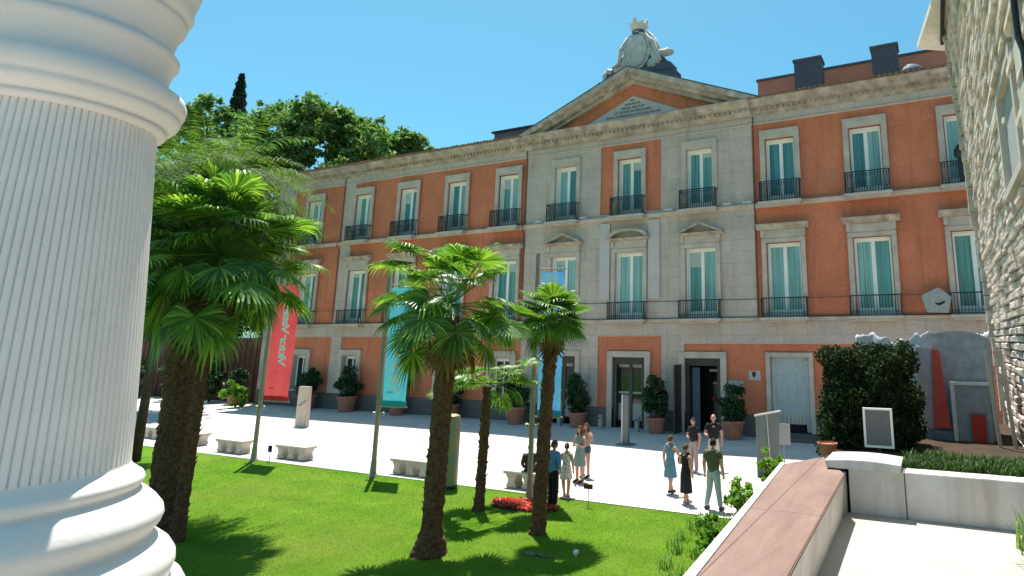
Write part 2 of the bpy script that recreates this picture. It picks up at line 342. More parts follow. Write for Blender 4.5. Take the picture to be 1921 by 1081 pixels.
b=MB(); x=-43.3; r2=random.Random(3)
while x<9.2:
    y=(YB-.19 if -20.9<x<-7.6 else YB-.072)
    if not -20.9<x<-7.6:
        z=15.78+r2.uniform(-.015,.02); b.tube([(x+.12,y-.68,z-.02),(x+.12,y+.6,z+.12)],.085,6)
    x+=.235
tag(b.build('eaves_tiles','roof',cor),kind='stuff')
b=MB(); b.add([(-43.4,YB-.5,15.84),(9.4,YB-.5,15.84),(9.4,YB+6.5,17.0),(-43.4,YB+6.5,17.0),(-43.4,YB+13.3,15.84),(9.4,YB+13.3,15.84)],[(0,1,2,3),(3,2,5,4)])
b.box(-43.3,9.3,YB-.2,YB+13,15.72,15.8); b.build('roof','roof',BLD)
PCX=-14.15; yP=YB-.19; th=.62
def raked(xa,za,xb,zb,t,y0,y1,mb):
    L=math.hypot(xb-xa,zb-za); nx_,nz_=-(zb-za)/L,(xb-xa)/L
    if nz_<0: nx_,nz_=-nx_,-nz_
    mb.prismy([(xa,za),(xb,zb),(xb+nx_*0,zb+t),(xa+nx_*0,za+t)],y0,y1)
ped=thing('x','x','x'); bpy.data.objects.remove(ped)
b=MB(); HW=6.65; z0=15.74; zA=18.5
sl_=(zA-z0)/HW
def chev(mb,w0,zb,t,ya,yb):   # chevron band: outer lower edge at half width w0, base z zb, vertical thickness t
    ap=zb+sl_*w0
    mb.prismy([(PCX-w0,zb),(PCX,ap),(PCX+w0,zb),(PCX+w0-t/sl_,zb),(PCX,ap-t),(PCX-w0+t/sl_,zb)],ya,yb)
chev(b,HW+.35,z0,.30,yP-.62,YB+6.5); chev(b,HW+.35-.30/sl_,z0,.22,yP-.40,YB+1)
chev(b,HW+.35-.52/sl_,z0,.22,yP-.14,YB+1)
pedi=b.build('pediment','cornice',BLD)
b=MB(); n_=34
for s in (-1,1):
    for k in range(n_):
        u=(k+.5)/n_; xx=PCX+s*(HW-.9)*(1-u); zz=z0+sl_*(HW-.9)*u -.02
        b.box(xx-.05,xx+.05,yP-.34,yP-.2,zz-.02,zz+.13)
b.build('pediment_dentils','cornice',pedi)
b=MB(); b.prismy([(PCX-5.4,z0),(PCX,z0+sl_*5.4),(PCX+5.4,z0)],YB-.05,YB+.4); b.build('tympanum','brick',pedi)
b=MB(); b.prismy([(PCX-3.05,15.86),(PCX+.05,17.22),(PCX+3.1,15.86)],YB-.12,YB-.052); ins=b.build('inscription_slab','palestone',pedi)
mt=CL('dark_letters',(.04,.035,.035))
for s,z,sz in (('DEO',16.98,.14),('REGNANTE',16.78,.17),('AEDES VIRTUTI',16.57,.19),('EX VETERI IN MELIOREM',16.36,.19),('MARIA EMMANVELA DVCISSA VILLAE',16.155,.185),('FLORENS DECORI POSVIT',15.97,.17)):
    text(s,sz,'inscription_line',mt,ins,Matrix.Translation((PCX-BASE[BLD.name][0],YB-.13-YB,z))@Matrix.Rotation(R(90),4,'X'),spacing=1.08)
b=MB(); b.prismy([(PCX-HW-.42,z0+.03),(PCX,zA+.20),(PCX+HW+.42,z0+.03),(PCX+HW+.35,z0+.02),(PCX,zA+.155),(PCX-HW-.35,z0+.02)],yP-.64,YB+6.4)
b.build('pediment_roofing','slate',pedi)
# coat of arms on the roof
YC=28.6; CX=-14.1
COA=thing('crest_sculpture','grey stone coat of arms topped by a pale crown above the pediment','sculpture',(CX,YC,18.3))
b=MB()
for (x0,x1,z0_,z1_) in ((-2.45,2.3,17.6,18.55),(-1.9,2.05,18.55,19.0),(-1.75,.9,18.95,19.15)):
    b.box(CX+x0,CX+x1,YC-.35,YC+.6,z0_,z1_)
b.prismy([(CX+.9,18.9),(CX+2.35,18.3),(CX+1.75,19.15),(CX+1.3,19.75),(CX+.9,19.8)],YC-.25,YC+.5)
b.build('base_block','slate',COA,bevel=.04)
def blob(mb,c,r,seed=0,n=20,m=12,rough=.1,tilt=0):
    rr=random.Random(seed); V=[];F=[]
    ph=[rr.uniform(0,6) for _ in range(6)]
    for j in range(m+1):
        a=-math.pi/2+math.pi*j/m
        for k in range(n):
            t=2*math.pi*k/n; q=1+rough*(math.sin(3*t+ph[0]+a*2)+.6*math.sin(5*a+ph[1]+t*4)+.4*math.sin(9*t+ph[2]))
            p=Vector((r[0]*math.cos(a)*math.cos(t)*q,r[1]*math.cos(a)*math.sin(t)*q,r[2]*math.sin(a)*q))
            if tilt: p.rotate(Matrix.Rotation(tilt,3,'Y'))
            V.append((c[0]+p.x,c[1]+p.y,c[2]+p.z))
    for j in range(m):
        for k in range(n): F.append((j*n+k,j*n+(k+1)%n,(j+1)*n+(k+1)%n,(j+1)*n+k))
    mb.add(V,F)
MAT['crest']=M('pale_carved_marble',(.52,.50,.47),.8,.25,3,.6,14)
b=MB(); prof=[(0,19.0),(-.32,19.1),(-.56,19.45),(-.68,19.95),(-.62,20.45),(-.42,20.85),(0,21.0),(.42,20.85),(.62,20.45),(.68,19.95),(.56,19.45),(.32,19.1)]
V=[];F=[]; rings=[(1.0,-.30),(.96,-.40),(.80,-.46),(.4,-.52)]
ctr=20.0
for s_,yy in [(1.0,.05)]+rings:
    for (px,pz) in prof: V.append((CX+px*s_,YC+yy,ctr+(pz-ctr)*s_))
n=len(prof)
for j in range(len(rings)):
    for k in range(n): F.append((j*n+k,j*n+(k+1)%n,(j+1)*n+(k+1)%n,(j+1)*n+k))
F.append(tuple(range(len(rings)*n,(len(rings)+1)*n))); b.add(V,F); b.build('shield','crest',COA,smooth=True)
b=MB(); blob(b,(CX,YC+.2,19.95),(1.0,.32,1.0),44,rough=.07); blob(b,(CX+.1,YC+.2,19.3),(1.45,.34,.5),45,rough=.08)
ringp=[(px*1.12,(pz-ctr)*1.08+ctr) for px,pz in prof]; b.tube([(CX+p[0],YC-.3,p[1]) for p in ringp+ringp[:1]],.085,8)
for i,(c,r,t) in enumerate([((-.85,-.05,19.55),(.34,.3,.75),.45),((-1.25,-.05,19.1),(.45,.3,.3),0),((-1.75,-.1,19.05),(.38,.28,.25),.2),((.95,0,19.9),(.36,.34,1.0),-.28),((1.2,-.05,19.35),(.36,.32,.5),-.3),
   ((.7,.02,20.6),(.3,.3,.55),-.3),((-.6,.05,20.35),(.25,.3,.5),.35),((1.55,0,19.72),(.5,.28,.2),.1),((-2.0,-.1,18.9),(.24,.22,.32),.3),((-.95,-.25,18.95),(.22,.2,.35),-.5),((.95,-.25,19.1),(.3,.2,.3),.6)]):
    blob(b,(CX+c[0],YC+c[1],c[2]),r,i,tilt=t,rough=.13)
b.tube([(CX-.55,YC-.3,20.9),(CX-1.0,YC-.3,20.2),(CX-1.1,YC-.35,19.4),(CX-1.5,YC-.35,19.2)],[.09,.13,.12,.1],8)
b.tube([(CX+.5,YC-.3,21.0),(CX+1.0,YC-.3,20.3),(CX+1.25,YC-.3,19.6),(CX+1.45,YC-.35,19.2),(CX+1.1,YC-.4,19.0)],[.09,.15,.14,.12,.1],8)
b.build('mantle','crest',COA,smooth='all')
b=MB(); b.lathe([(.34,20.85),(.36,21.0),(.42,21.1),(.34,21.2),(.36,21.28)],(CX,YC-.05,0),24); b.build('neck_ring','slate',COA,smooth=True)
MAT['crown']=M('pale_crown_stone',(.62,.57,.48),.8,.1,5,.3)
b=MB(); nn_=40
V=[];F=[]
for k in range(nn_):
    t=2*math.pi*k/nn_; h=.30+.27*max(0,math.cos(4*t))**1.2+.05*math.cos(8*t)
    for r_,z_ in ((.38,21.27),(.44,21.42),(.50+.06*(h-.3)/.3,21.27+h+.05),(.45+.06*(h-.3)/.3,21.27+h+.05),(.36,21.35)):
        V.append((CX+r_*math.cos(t),YC-.05+r_*math.sin(t),z_))
for k in range(nn_):
    for j in range(5): F.append((k*5+j,((k+1)%nn_)*5+j,((k+1)%nn_)*5+(j+1)%5,k*5+(j+1)%5))
b.add(V,F)
for k in range(8):
    t=2*math.pi*k/8; blob(b,(CX+.55*math.cos(t),YC-.05+.55*math.sin(t),21.86 if k%2==0 else 21.68),(.06,.06,.06),k,8,6,0)
b.build('crown','crown',COA,smooth=True)
# rooftop additions
b=MB(); b.box(-26.0,-21.6,31,33.5,15.8,17.75); rb=thing('roof_plant_box','dark slate box standing on the roof left of the pediment','roof box',(-24,32,15.8)); b.build('cladding','slate',rb)
b=MB(); b.box(-26.15,-21.6,30.85,33.6,17.75,17.86); b.build('cap','iron',rb)
ph=thing('penthouse','long flat salmon rendered rooftop storey behind the right wing','penthouse',(-3,33,15.8))
b=MB(); b.box(-8.55,6,33,38,15.8,19.02); b.build('wall','brick2',ph); b=MB(); b.box(-8.62,6.1,32.92,38.1,19.02,19.14); b.build('coping','slate',ph)
for i,(x0,x1,zt,lab) in enumerate(((-6.02,-4.62,19.0,'left of the two dark slate ventilation stacks on the right wing roof'),(-2.1,-.86,18.95,'taller blue grey ventilation stack, right of the two on the right wing roof'))):
    t=thing('ventilation_stack',lab,'chimney',((x0+x1)/2,31.4,15.9),'ventilation stacks on the roof')
    b=MB(); b.box(x0,x1,31,32,15.8,zt-.12); 
    for k in range(9): xx=x0+(x1-x0)*(k+.5)/9; b.box(xx-.02,xx+.02,30.975,30.999,16,zt-.2)
    b.build('shaft','slate',t); b=MB(); b.box(x0-.06,x1+.06,30.94,32.06,zt-.12,zt); b.build('cap','slate',t)
b=MB(); blob(b,(-.35,31.0,17.0),(.75,.6,.62),3,20,10,0); t=tag(b.build('roof_dome','slate',smooth='all'),'small dark domed skylight beside the right ventilation stack','skylight')
# window types
def window(u,zb,zt,hw,yb=.22):
    b=MB(); y=YB+yb
    fw=.085
    b.box(u-hw+.004,u-hw+fw,y,y+.08,zb,zt-.004); b.box(u+hw-fw,u+hw-.004,y,y+.08,zb,zt-.004); b.box(u-hw+fw,u+hw-fw,y,y+.08,zt-fw-.06,zt-.004); b.box(u-.085,u+.085,y-.03,y+.08,zb,zt-fw-.062)
    b.box(u-hw+fw,u-.087,y+.01,y+.08,zb,zb+.42); b.box(u+.087,u+hw-fw,y+.01,y+.08,zb,zb+.42)
    w_=b.build('window','white',BLD)
    for s in (-1,1):
        b=MB(); xa,xb=(u-hw+fw,u-.087) if s<0 else (u+.087,u+hw-fw); b.box(xa,xb,y+.03,y+.05,zb+.42,zt-fw-.062); b.build('pane',rnd.choice(['glass','glass','glass1','glass1','glass2']),w_)
    if rnd.random()<.55:
        q_=rnd.uniform(.12,.75); s=rnd.choice((-1,1)); xa,xb=(u-hw+fw,u-.087) if s<0 else (u+.087,u+hw-fw)
        MB().box(xa+.01,xb-.01,y+.018,y+.028,zt-fw-.062-q_,zt-fw-.064).build('roller_blind','blind',w_)
    return w_
def railing(u,hw,dep,z0,z1,fancy,par):
    b=MB(); y0=YB-.08-dep; y1=YB-.075
    for z,t in ((z1,.022),(z0+.06,.014)):
        b.box(u-hw,u+hw,y0-t,y0+t,z-t,z+t)
        for s in (-1,1): b.box(u+s*hw-t,u+s*hw+t,y0+t,y1,z-t,z+t)
    n=int(2*hw/.115)
    for k in range(n+1):
        x=u-hw+2*hw*k/n; t=.011 if 0<k<n else .022
        b.box(x-t,x+t,y0-t,y0+t,z0,z1-.02)
        if fancy and k<n:
            xc=x+hw/n
            for zc in (z0+.2,z1-.17): 
                ring=[(xc+.042*math.cos(a),y0,zc+.075*math.sin(a)) for a in [2*math.pi*i/8 for i in range(9)]]; b.tube(ring,.009,4,False)
            b.tube([(xc,y0,z0+.28),(xc,y0-.03,z0+.42),(xc,y0,z1-.26)],.012,4)
        elif k<n:
            xc=x+hw/n; ring=[(xc+.04*math.cos(a),y0,z0+.16+.05*math.sin(a)) for a in [2*math.pi*i/8 for i in range(9)]]; b.tube(ring,.009,4,False)
    m=max(2,int(dep/.12))
    for s in (-1,1):
        for k in range(1,m): yy=y0+dep*k/m; b.box(u+s*hw-.01,u+s*hw+.01,yy-.01,yy+.01,z0,z1-.02)
    if fancy: b.box(u-hw,u+hw,y0-.015,y0+.015,z1-.10,z1-.085)
    return b.build('railing','iron',par)
def frame(b,u,hi,ho,zb,zt,top,yf,yr):
    b.box(u-ho,u-hi,yf,yr,zb,zt); b.box(u+hi,u+ho,yf,yr,zb,zt); b.box(u-ho,u+ho,yf-.002,yr,zt,zt+top)
for i,u in enumerate(UC):
    ctr_=5<=i<=7; yw=YB-.072
    # second floor
    w_=window(u,10.6,13.7,.66)
    b=MB(); frame(b,u,.70,.95,10.63,13.75,.45,yw-.10,yw+.0); b.build('surround','stone',w_,bevel=.012); b=MB(); frame(b,u,.632,.657,10.61,13.67,.027,YB-.02,YB+.215); b.build('inner_frame','white',w_)
    b=MB(); b.box(u-1.02,u+1.02,yw-.55,yw-.182,10.44,10.6); b.box(u-.98,u+.98,yw-.5,yw-.182,10.36,10.44)
    bal=b.build('balcony','stone',BLD,bevel=.015); railing(u,.93,.44,10.61,11.56,True,bal)
    # first floor
    w_=window(u,5.2,8.66,.76)
    b=MB(); frame(b,u,.80,1.02,5.27,8.70,.2,yw-.10,yw);  b.box(u-.98,u+.98,yw-.07,yw,8.9,9.3)
    for s in (-1,1): b.box(u+s*.95-.09,u+s*.95+.09,yw-.16,yw,8.95,9.3)
    b.build('surround','stone',w_,bevel=.012); b=MB(); frame(b,u,.732,.757,5.27,8.63,.027,YB-.02,YB+.215); b.build('inner_frame','white',w_)
    b=MB()
    if not ctr_:
        b.prismx([(yw,9.3),(yw-.14,9.3),(yw-.2,9.36),(yw-.3,9.42),(yw-.36,9.5),(yw-.36,9.56),(yw,9.6)],u-1.22,u+1.22)
    else:
        b.prismx([(yw,9.3),(yw-.14,9.3),(yw-.2,9.34),(yw-.3,9.38),(yw-.34,9.42),(yw,9.44)],u-1.2,u+1.2)
        if i!=6:
            b.prismy([(u-1.2,9.44),(u,9.97),(u+1.2,9.44),(u+.93,9.44),(u,9.84),(u-.93,9.44)],yw-.34,yw)
        else:
            A=[(u+1.2*math.cos(a),9.44+.46*math.sin(a)) for a in [math.pi*k/14 for k in range(15)]]; B=[(u+.95*math.cos(a),9.44+.33*math.sin(a)) for a in [math.pi*k/14 for k in range(14,-1,-1)]]
            b.prismy(A+B,yw-.34,yw)
    b.build('hood','cornice',w_)
    b=MB(); b.box(u-1.1,u+1.1,yw-.52,yw-.162,5.12,5.25); b.box(u-1.0,u+1.0,yw-.45,yw-.162,5.03,5.12)
    bal=b.build('balcony','stone',BLD,bevel=.015); railing(u,1.02,.42,5.26,6.12,False,bal)
for i,u in enumerate(UC[:5]):
    b=MB(); y=YB+.22; b.box(u-.62,u+.62,y,y+.08,3.08,3.276); b.box(u-.62,u-.5,y,y+.08,1.2,3.08); b.box(u+.5,u+.62,y,y+.08,1.2,3.08); b.box(u-.04,u+.04,y,y+.08,1.2,3.08)
    w_=b.build('window','white',BLD); b=MB(); b.box(u-.5,u-.041,y+.03,y+.05,1.2,3.078); b.box(u+.041,u+.5,y+.03,y+.05,1.2,3.078); b.build('pane','glassdark',w_)
    b=MB(); frame(b,u,.64,.98,1.1,3.29,.36,YB-.13,YB); frame(b,u,.592,.617,1.21,3.25,.027,YB-.12,YB+.215); b.box(u-1.03,u+1.03,YB-.18,YB,.97,1.1); b.build('surround','stone',w_,bevel=.012)
# doors of the ground floor
def doorsurround(par,a,c,zt,wd=.3):
    b=MB(); b.box(a-wd,a,YB-.15,YB,0,zt+wd); b.box(c,c+wd,YB-.15,YB,0,zt+wd); b.box(a,c,YB-.15,YB,zt,zt+wd); return b.build('surround','stone',par,bevel=.012)
for (a,c,zb_,zt),kind in zip(D0,'gago'):
    pass
def dooren(a,c,zt,name='door'):
    b=MB(); y=YB+.1
    b.box(a+.003,a+.2,y-.12,y+.2,0,zt-.003); b.box(c-.2,c-.003,y-.12,y+.2,0,zt-.003); b.box(a+.2,c-.2,y-.12,y+.2,zt-.35,zt-.003); return b.build(name,'bronze',BLD)
for (a,c,_,zt) in D0[:2]:
    d_=dooren(a,c,zt); doorsurround(d_,a,c,zt); m_=(a+c)/2; y=YB+.22
    b=MB(); b.box(m_-.1,m_+.1,y-.02,y+.06,.05,zt-.35); b.build('mullion','bronze',d_)
    for xa,xb in ((a+.2,m_-.1),(m_+.1,c-.2)):
        for q0,q1,nm_ in ((2.9,3.04,'top_rail'),(.35,1.15,'lower_panel'),(1.62,1.72,'cross_rail')): MB().box(xa,xb,y,y+.05,q0,q1).build(nm_,CL('cream_door_paint',(.42,.43,.36)),d_)
        b=MB(); b.box(xa,xb,y+.03,y+.045,1.15,2.9); b.build('pane','glassdark',d_)
a,c,_,zt=D0[2]; d_=dooren(a,c,zt); doorsurround(d_,a,c,zt)
b=MB(); b.box(a-.3,c+.3,YB+1.52,YB+1.55,.01,3.5); b.box(a-.3,a-.27,YB+.46,YB+1.52,.01,3.5); b.box(c+.27,c+.3,YB+.46,YB+1.52,.01,3.5); b.box(a-.3,c+.3,YB+.46,YB+1.52,3.42,3.5); b.build('lobby_shade_box','dark',d_)  # near-black box put in to give the lobby its shade
b=MB(); b.box(a-.2,a-.14,YB-1.0,YB-.16,.03,3.1); b.build('open_leaf','bronze',d_); 
b=MB(); b.box(a+.22,a+.6,YB+.35,YB+.4,.02,2.95); b.build('inner_leaf',CL('blue_grey_door_paint',(.12,.15,.20)),d_)
b=MB(); b.box(a+.95,c-.22,YB+1.35,YB+1.5,.02,2.3); b.build('lobby_desk',CL('lobby_grey',(.16,.155,.13)),d_)
b=MB(); b.box(a+.9,c-.4,YB+.9,YB+.95,2.75,2.86); b.box(a+1.0,c-.3,YB+1.1,YB+1.15,2.15,2.22); b.build('ceiling_fitting',CL('fitting_white',(.5,.5,.46)),d_)
b=MB(); blob(b,(a+1.18,YB+.8,1.5),(.13,.1,.14),1,12,8,.05); b.build('red_display',CL('display_red',(.45,.03,.03)),d_,smooth='all')
a,c,_,zt=D0[3]; b=MB(); y=YB+.06; b.box(a+.003,c-.003,y,y+.06,.62,zt-.003); 
for s in (a+.02,c-.22): b.box(s,s+.2,y-.03,y,.3,zt-.1)
b.box(a+.55,a+1.15,y-.02,y,1.7,2.75)
d_=b.build('door',CL('pale_grey_door',(.42,.47,.46),var=.12),BLD); doorsurround(d_,a,c,zt,.2)
b=MB()
for k in range(7): xx=a+.35+k*.17; b.box(xx,xx+.085,y-.04,y-.002,.66,1.05)
b.build('vent_slats',CL('cream_slats',(.55,.52,.38)),d_)
b=MB(); b.box(a+.3,c-.3,y-.01,y+.055,0,.615); b.build('dark_opening','dark',d_)  # solid near-black box drawn for the shade below the door
b=MB(); b.box(a-.35,c+.35,YB-.9,YB-.16,0,.14); b.box(a-.2,c+.2,YB-.5,YB-.16,.14,.28); b.build('step','granite',BLD)
for x in (-19.9,-17.0,-12.0,-8.9,-7.9):   # floodlights on the middle course
    b=MB(); b.box(x-.22,x+.22,YB-.34,YB-.26,10.66,10.74); b.box(x-.015,x+.015,YB-.3,YB-.27,10.62,10.67); b.build('floodlight',CL('pale_lamp_housing',(.5,.52,.55)),BLD)
b=MB(); b.box(-8.14,-7.6,YB-.03,YB,2.45,2.87); pl=b.build('wall_plaque','palestone',None); tag(pl,'small pale square plaque with a dark emblem on the brick by the grey door','plaque')
b=MB(); b.prismy([(-7.98,2.83),(-7.82,2.83),(-7.82,2.65),(-7.9,2.56),(-7.98,2.65)],YB-.04,YB-.031); b.build('emblem',CL('dark_letters',(.04,.035,.035)),pl,local=True)
b=MB(); b.box(-9.16,-8.4,YB-.05,YB-.005,1.75,2.42); t=tag(b.build('notice_board',CL('notice_grey',(.34,.36,.35),var=.25)),'grey notice board on the brick behind the potted shrub right of the open door','notice board')
# small things on the facade
MB().tube([(x,YB-.10,6.12+.012*math.sin(x*1.7)) for x in np.arange(-42.7,8.9,.6)],.010,5).build('cable','iron',BLD)
MB().tube([(x,YB-.10,5.3+.008*math.sin(x*1.1)) for x in np.arange(-42.7,8.9,.6)],.008,5).build('cable','iron',BLD)
for x in (-35.97,-20.98,-7.56): MB().tube([(x,YB-.11,15.0),(x,YB-.11,10.7),(x,YB-.30,10.55),(x,YB-.30,10.3),(x,YB-.11,10.15),(x,YB-.11,5.4)],.028,7).build('downpipe',CL('brown_pipe',(.10,.075,.06)),BLD)
t=thing('security_lamp','black lamp head fixed to the top right balcony','lamp',(1.35,YB-.55,11.5))
b=MB(); b.tube([(1.3,YB-.5,10.7),(1.3,YB-.5,11.75)],.09,8); b.build('post','iron',t); b=MB(); blob(b,(1.3,YB-.5,11.95),(.22,.2,.28),2,12,8,.1); b.build('lamp_head','iron',t,smooth='all')
b=MB(); b.prismy([(-.45,5.35),(.35,5.32),(.5,5.95),(.05,6.35),(-.62,6.05)],YB-.62,YB-.56); t=thing('loose_panel','tilted pale grey panel with a dark curved mark leaning on the ledge','panel',(0,YB-.6,5.3)); b.build('board',CL('weathered_panel',(.33,.34,.33),var=.2),t,bevel=.008)
b=MB(); b.tube([(-.12,YB-.635,5.72),(0,YB-.635,5.66),(.14,YB-.635,5.70),(.24,YB-.635,5.80)],[.02,.045,.045,.015],6); b.build('mark',CL('mark_dark',(.03,.03,.03)),t)
# ---------------- big near column ----------------
cx,cy=-3.4416,1.2158
colm=thing('fluted_column','huge white fluted column at the left edge, close to the viewer','column',(cx,cy,2.9))
NF=96
lo=[(.60,2.78),(.60,3.0),(.622,3.08),(.675,3.10),(.70,3.15),(.70,3.20),(.675,3.245),(.632,3.25),(.628,3.262),(.634,3.277)]
base=[(.60,3.25),(.634,3.277),(.644,3.32),(.64,3.35),(.617,3.387),(.585,3.415),(.553,3.432),(.548,3.446),(.556,3.46),(.574,3.489),(.582,3.515),(.574,3.545),(.548,3.58),(.515,3.612),(.484,3.628),(.480,3.636),(.492,3.65),(.499,3.668),(.49,3.688),(.468,3.705),(.448,3.722),(.441,3.74)]
b=MB(); b.lathe([(r,z) for r,z in base],(cx,cy,0),192,caps=False); b.build('base_mouldings','marble',colm,smooth='all',recalc=False)
b=MB(); b.lathe(lo,(cx,cy,0),128); b.build('plinth_ring','marble',colm,smooth=True)
def flute(t,j): 
    ph_=(t*NF/(2*math.pi))%1.0; return 1-.030*(max(0,math.cos(2*math.pi*ph_))**5) if j>0 else 1
sh=[(.443,3.735)]+[(np.interp(z,[3.76,3.98,4.48,5.08,5.2],[.441,.431,.401,.360,.350]),z) for z in np.linspace(3.745,5.02,11)]+[(.362,5.03),(.3615,5.035),(.352,5.21)]
MAT['shaftpaint']=MAT['marble']
b=MB(); b.lathe(sh,(cx,cy,0),NF*8,flute,False); b.build('fluted_shaft','marble',colm,smooth='all',recalc=False)
cap=[(.352,5.17),(.372,5.172),(.383,5.182),(.386,5.195),(.378,5.203),(.40,5.212),(.422,5.235),(.432,5.255),(.426,5.268),(.436,5.278),(.446,5.305),(.447,5.335),(.436,5.36),(.41,5.378),(.375,5.395),(.362,5.41),(.366,5.46),(.375,5.50),(.386,5.522),(.393,5.535),(.393,5.555),(.382,5.568),(.361,5.575),(.362,5.60),(.368,5.65),(.380,5.69),(.398,5.722),(.402,5.74),(.396,5.75),(.408,5.765),(.421,5.80),(.418,5.83),(.425,5.87),(.44,5.93),(.45,6.0),(.5,6.1),(.5,6.2)]
b=MB(); b.lathe(cap,(cx,cy,0),192,caps=False); b.build('capital_mouldings','marble',colm,smooth='all',recalc=False)
b=MB(); b.box(cx-.72,cx+.72,cy-.72,cy+.72,0,2.78); b.build('pedestal','marble',colm,bevel=.02)
b=MB(); b.box(cx-.8,cx+.5,cy-1.2,cy+.5,6.2,6.6); b.build('entablature_block','marble',colm,bevel=.02)
# ---------------- terrace on the right ----------------
g=MB(); g.prismz([(-7,-6),(.95,-6),(.95,8.24),(-1.27,8.24),(-1.27,3.0),(-7,3.0)],-.05,2.2); tag(g.build('terrace_floor','tfloor'),kind='structure')  # unseen left part added to bounce sunlight onto the column
par=thing('parapet','low parapet with a wide salmon red coping running away along the terrace','parapet',(-1.6,6,0))
b=MB(); b.prismz([(-.96,-2),(-1.20,-2),(-1.98,8.22),(-1.62,8.85),(-1.2,8.26),(-1.27,8.0)],-.05,2.66); b.build('wall','twall',par)
b=MB(); b.prismz([(-.853,-2),(-1.113,-2),(-1.95,8.22),(-1.58,8.92),(-1.17,7.92)],2.664,2.70); b.build('coping','coping',par,bevel=.008)
b=MB(); b.prismz([(-1.117,-2),(-1.23,-2),(-2.01,8.28),(-1.953,8.24)],2.60,2.705); b.build('white_edge',CL('white_edging',(.72,.69,.65)),par)
b=MB(); b.add([(-.93,-2,2.2),(-1.225,7.9,2.2),(-1.18,7.9,2.66),(-.87,-2,2.66),(-1.3,-2,2.2),(-1.3,7.9,2.2),(-1.3,7.9,2.66),(-1.3,-2,2.66)],[(0,1,2,3),(1,5,6,2),(3,2,6,7),(0,3,7,4)]); b.build('inner_face','twall',par)
tw=thing('terrace_wall','white marble retaining wall across the back of the terrace','wall',(0,8.3,2.2))
xs=[-1.17,-.53,.95]
for i in range(2):
    b=MB(); b.box(xs[i]+.006,xs[i+1]-.006,8.2,8.5,2.2,2.715); b.build('marble_slab','twall',tw,bevel=.006)
b=MB(); b.box(-1.17,.95,8.22,8.48,2.15,2.70); b.build('core',CL('joint_dark',(.10,.09,.08)),tw)
g=MB(); g.box(-1.6,1.0,8.5,14,0,2.66); tag(g.build('planting_bed','soil'),kind='structure')
b=MB(); V=[]; n=24
P=[]
for k in range(n+1): 
    u=k/n; P.append((-1.42+.86*u, .05*math.sin(math.pi*u)))
b.prismy([(-1.41,2.715),(-.57,2.715),(-.56,2.80)]+[(x,2.80+z*.5) for x,z in P[::-1]]+[(-1.43,2.80)],8.12,8.75); 
t=tag(b.build('stone_block','twall',bevel=.012),'low marble block resting on the corner of the terrace wall','stone block')
# notice board before the hedge
t=thing('framed_sign','white framed grey mesh notice standing before the dark hedge','sign',(-.88,9.2,2.7))
b=MB(); x0,x1,z0_,z1_=-1.07,-.69,2.82,3.335; b.box(x0,x0+.03,9.18,9.22,z0_,z1_); b.box(x1-.03,x1,9.18,9.22,z0_,z1_); b.box(x0+.03,x1-.03,9.18,9.22,z1_-.025,z1_); b.box(x0+.03,x1-.03,9.18,9.22,z0_,z0_+.03); b.build('frame','white',t)
def gridmat():
    m,t_,bb=nodes('grey_mesh_panel'); v=swizzle(t_); k=N(t_,'ShaderNodeTexBrick'); t_.links.new(v,k.inputs[0]); k.offset=0
    k.inputs['Scale'].default_value=1; k.inputs['Brick Width'].default_value=.05; k.inputs['Row Height'].default_value=.016; k.inputs['Mortar Size'].default_value=.0035
    k.inputs['Color1'].default_value=(.22,.205,.21,1); k.inputs['Color2'].default_value=(.20,.19,.195,1); k.inputs['Mortar'].default_value=(.10,.095,.10,1)
    t_.links.new(k.outputs[0],bb.inputs['Base Color']); bb.inputs['Roughness'].default_value=.7; return m
b=MB(); b.box(x0+.03,x1-.03,9.19,9.21,z0_+.03,z1_-.025); b.build('panel',gridmat(),t)
b=MB(); b.box(-.90,-.86,9.221,9.25,2.66,3.2); b.build('post','iron',t)
def cloud(shape,n,size,seed,**k):
    r=np.random.default_rng(seed); P=shape(r,n); return leaves(r,P,size,**k)
# hedge
def hedge_shape(r,n):
    nb=170; bc=np.stack([r.uniform(-1.72,-.48,nb),r.uniform(10.0,10.9,nb),r.uniform(2.6,4.05,nb)],1); br=r.uniform(.12,.24,nb)
    i=r.integers(0,nb,n); d=r.normal(size=(n,3)); d/=np.linalg.norm(d,axis=1)[:,None]; return bc[i]+d*(br[i]*r.uniform(.7,1.08,n))[:,None]
t=thing('hedge','dense dark green clipped hedge at the right behind the framed sign','hedge',(-1.1,10.5,2.6))
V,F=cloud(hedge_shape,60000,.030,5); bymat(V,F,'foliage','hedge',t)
b=MB(); b.box(-1.6,-.56,10.2,10.8,2.6,3.95); b.build('dark_inside',CL('hedge_inside',(.012,.02,.008)),t,bevel=.1)  # solid core, inner shade of the hedge put into its colour
def pot_mesh(b,c,s=1):
    b.lathe([(.30*s,0),(.33*s,.02),(.42*s,.58*s),(.47*s,.60*s),(.48*s,.72*s),(.43*s,.73*s),(.41*s,.64*s)],c,28)
t=thing('flower_pot','orange terracotta pot tucked in behind the marble block by the hedge','pot',(-1.68,9.5,2.66)); b=MB(); pot_mesh(b,(-1.62,9.5,2.58),.30); b.build('pot','terracotta',t,smooth=True)
b=MB(); b.lathe([(.115,0),(.12,.01)],(-1.62,9.5,2.76),16); b.build('soil','soil',t)
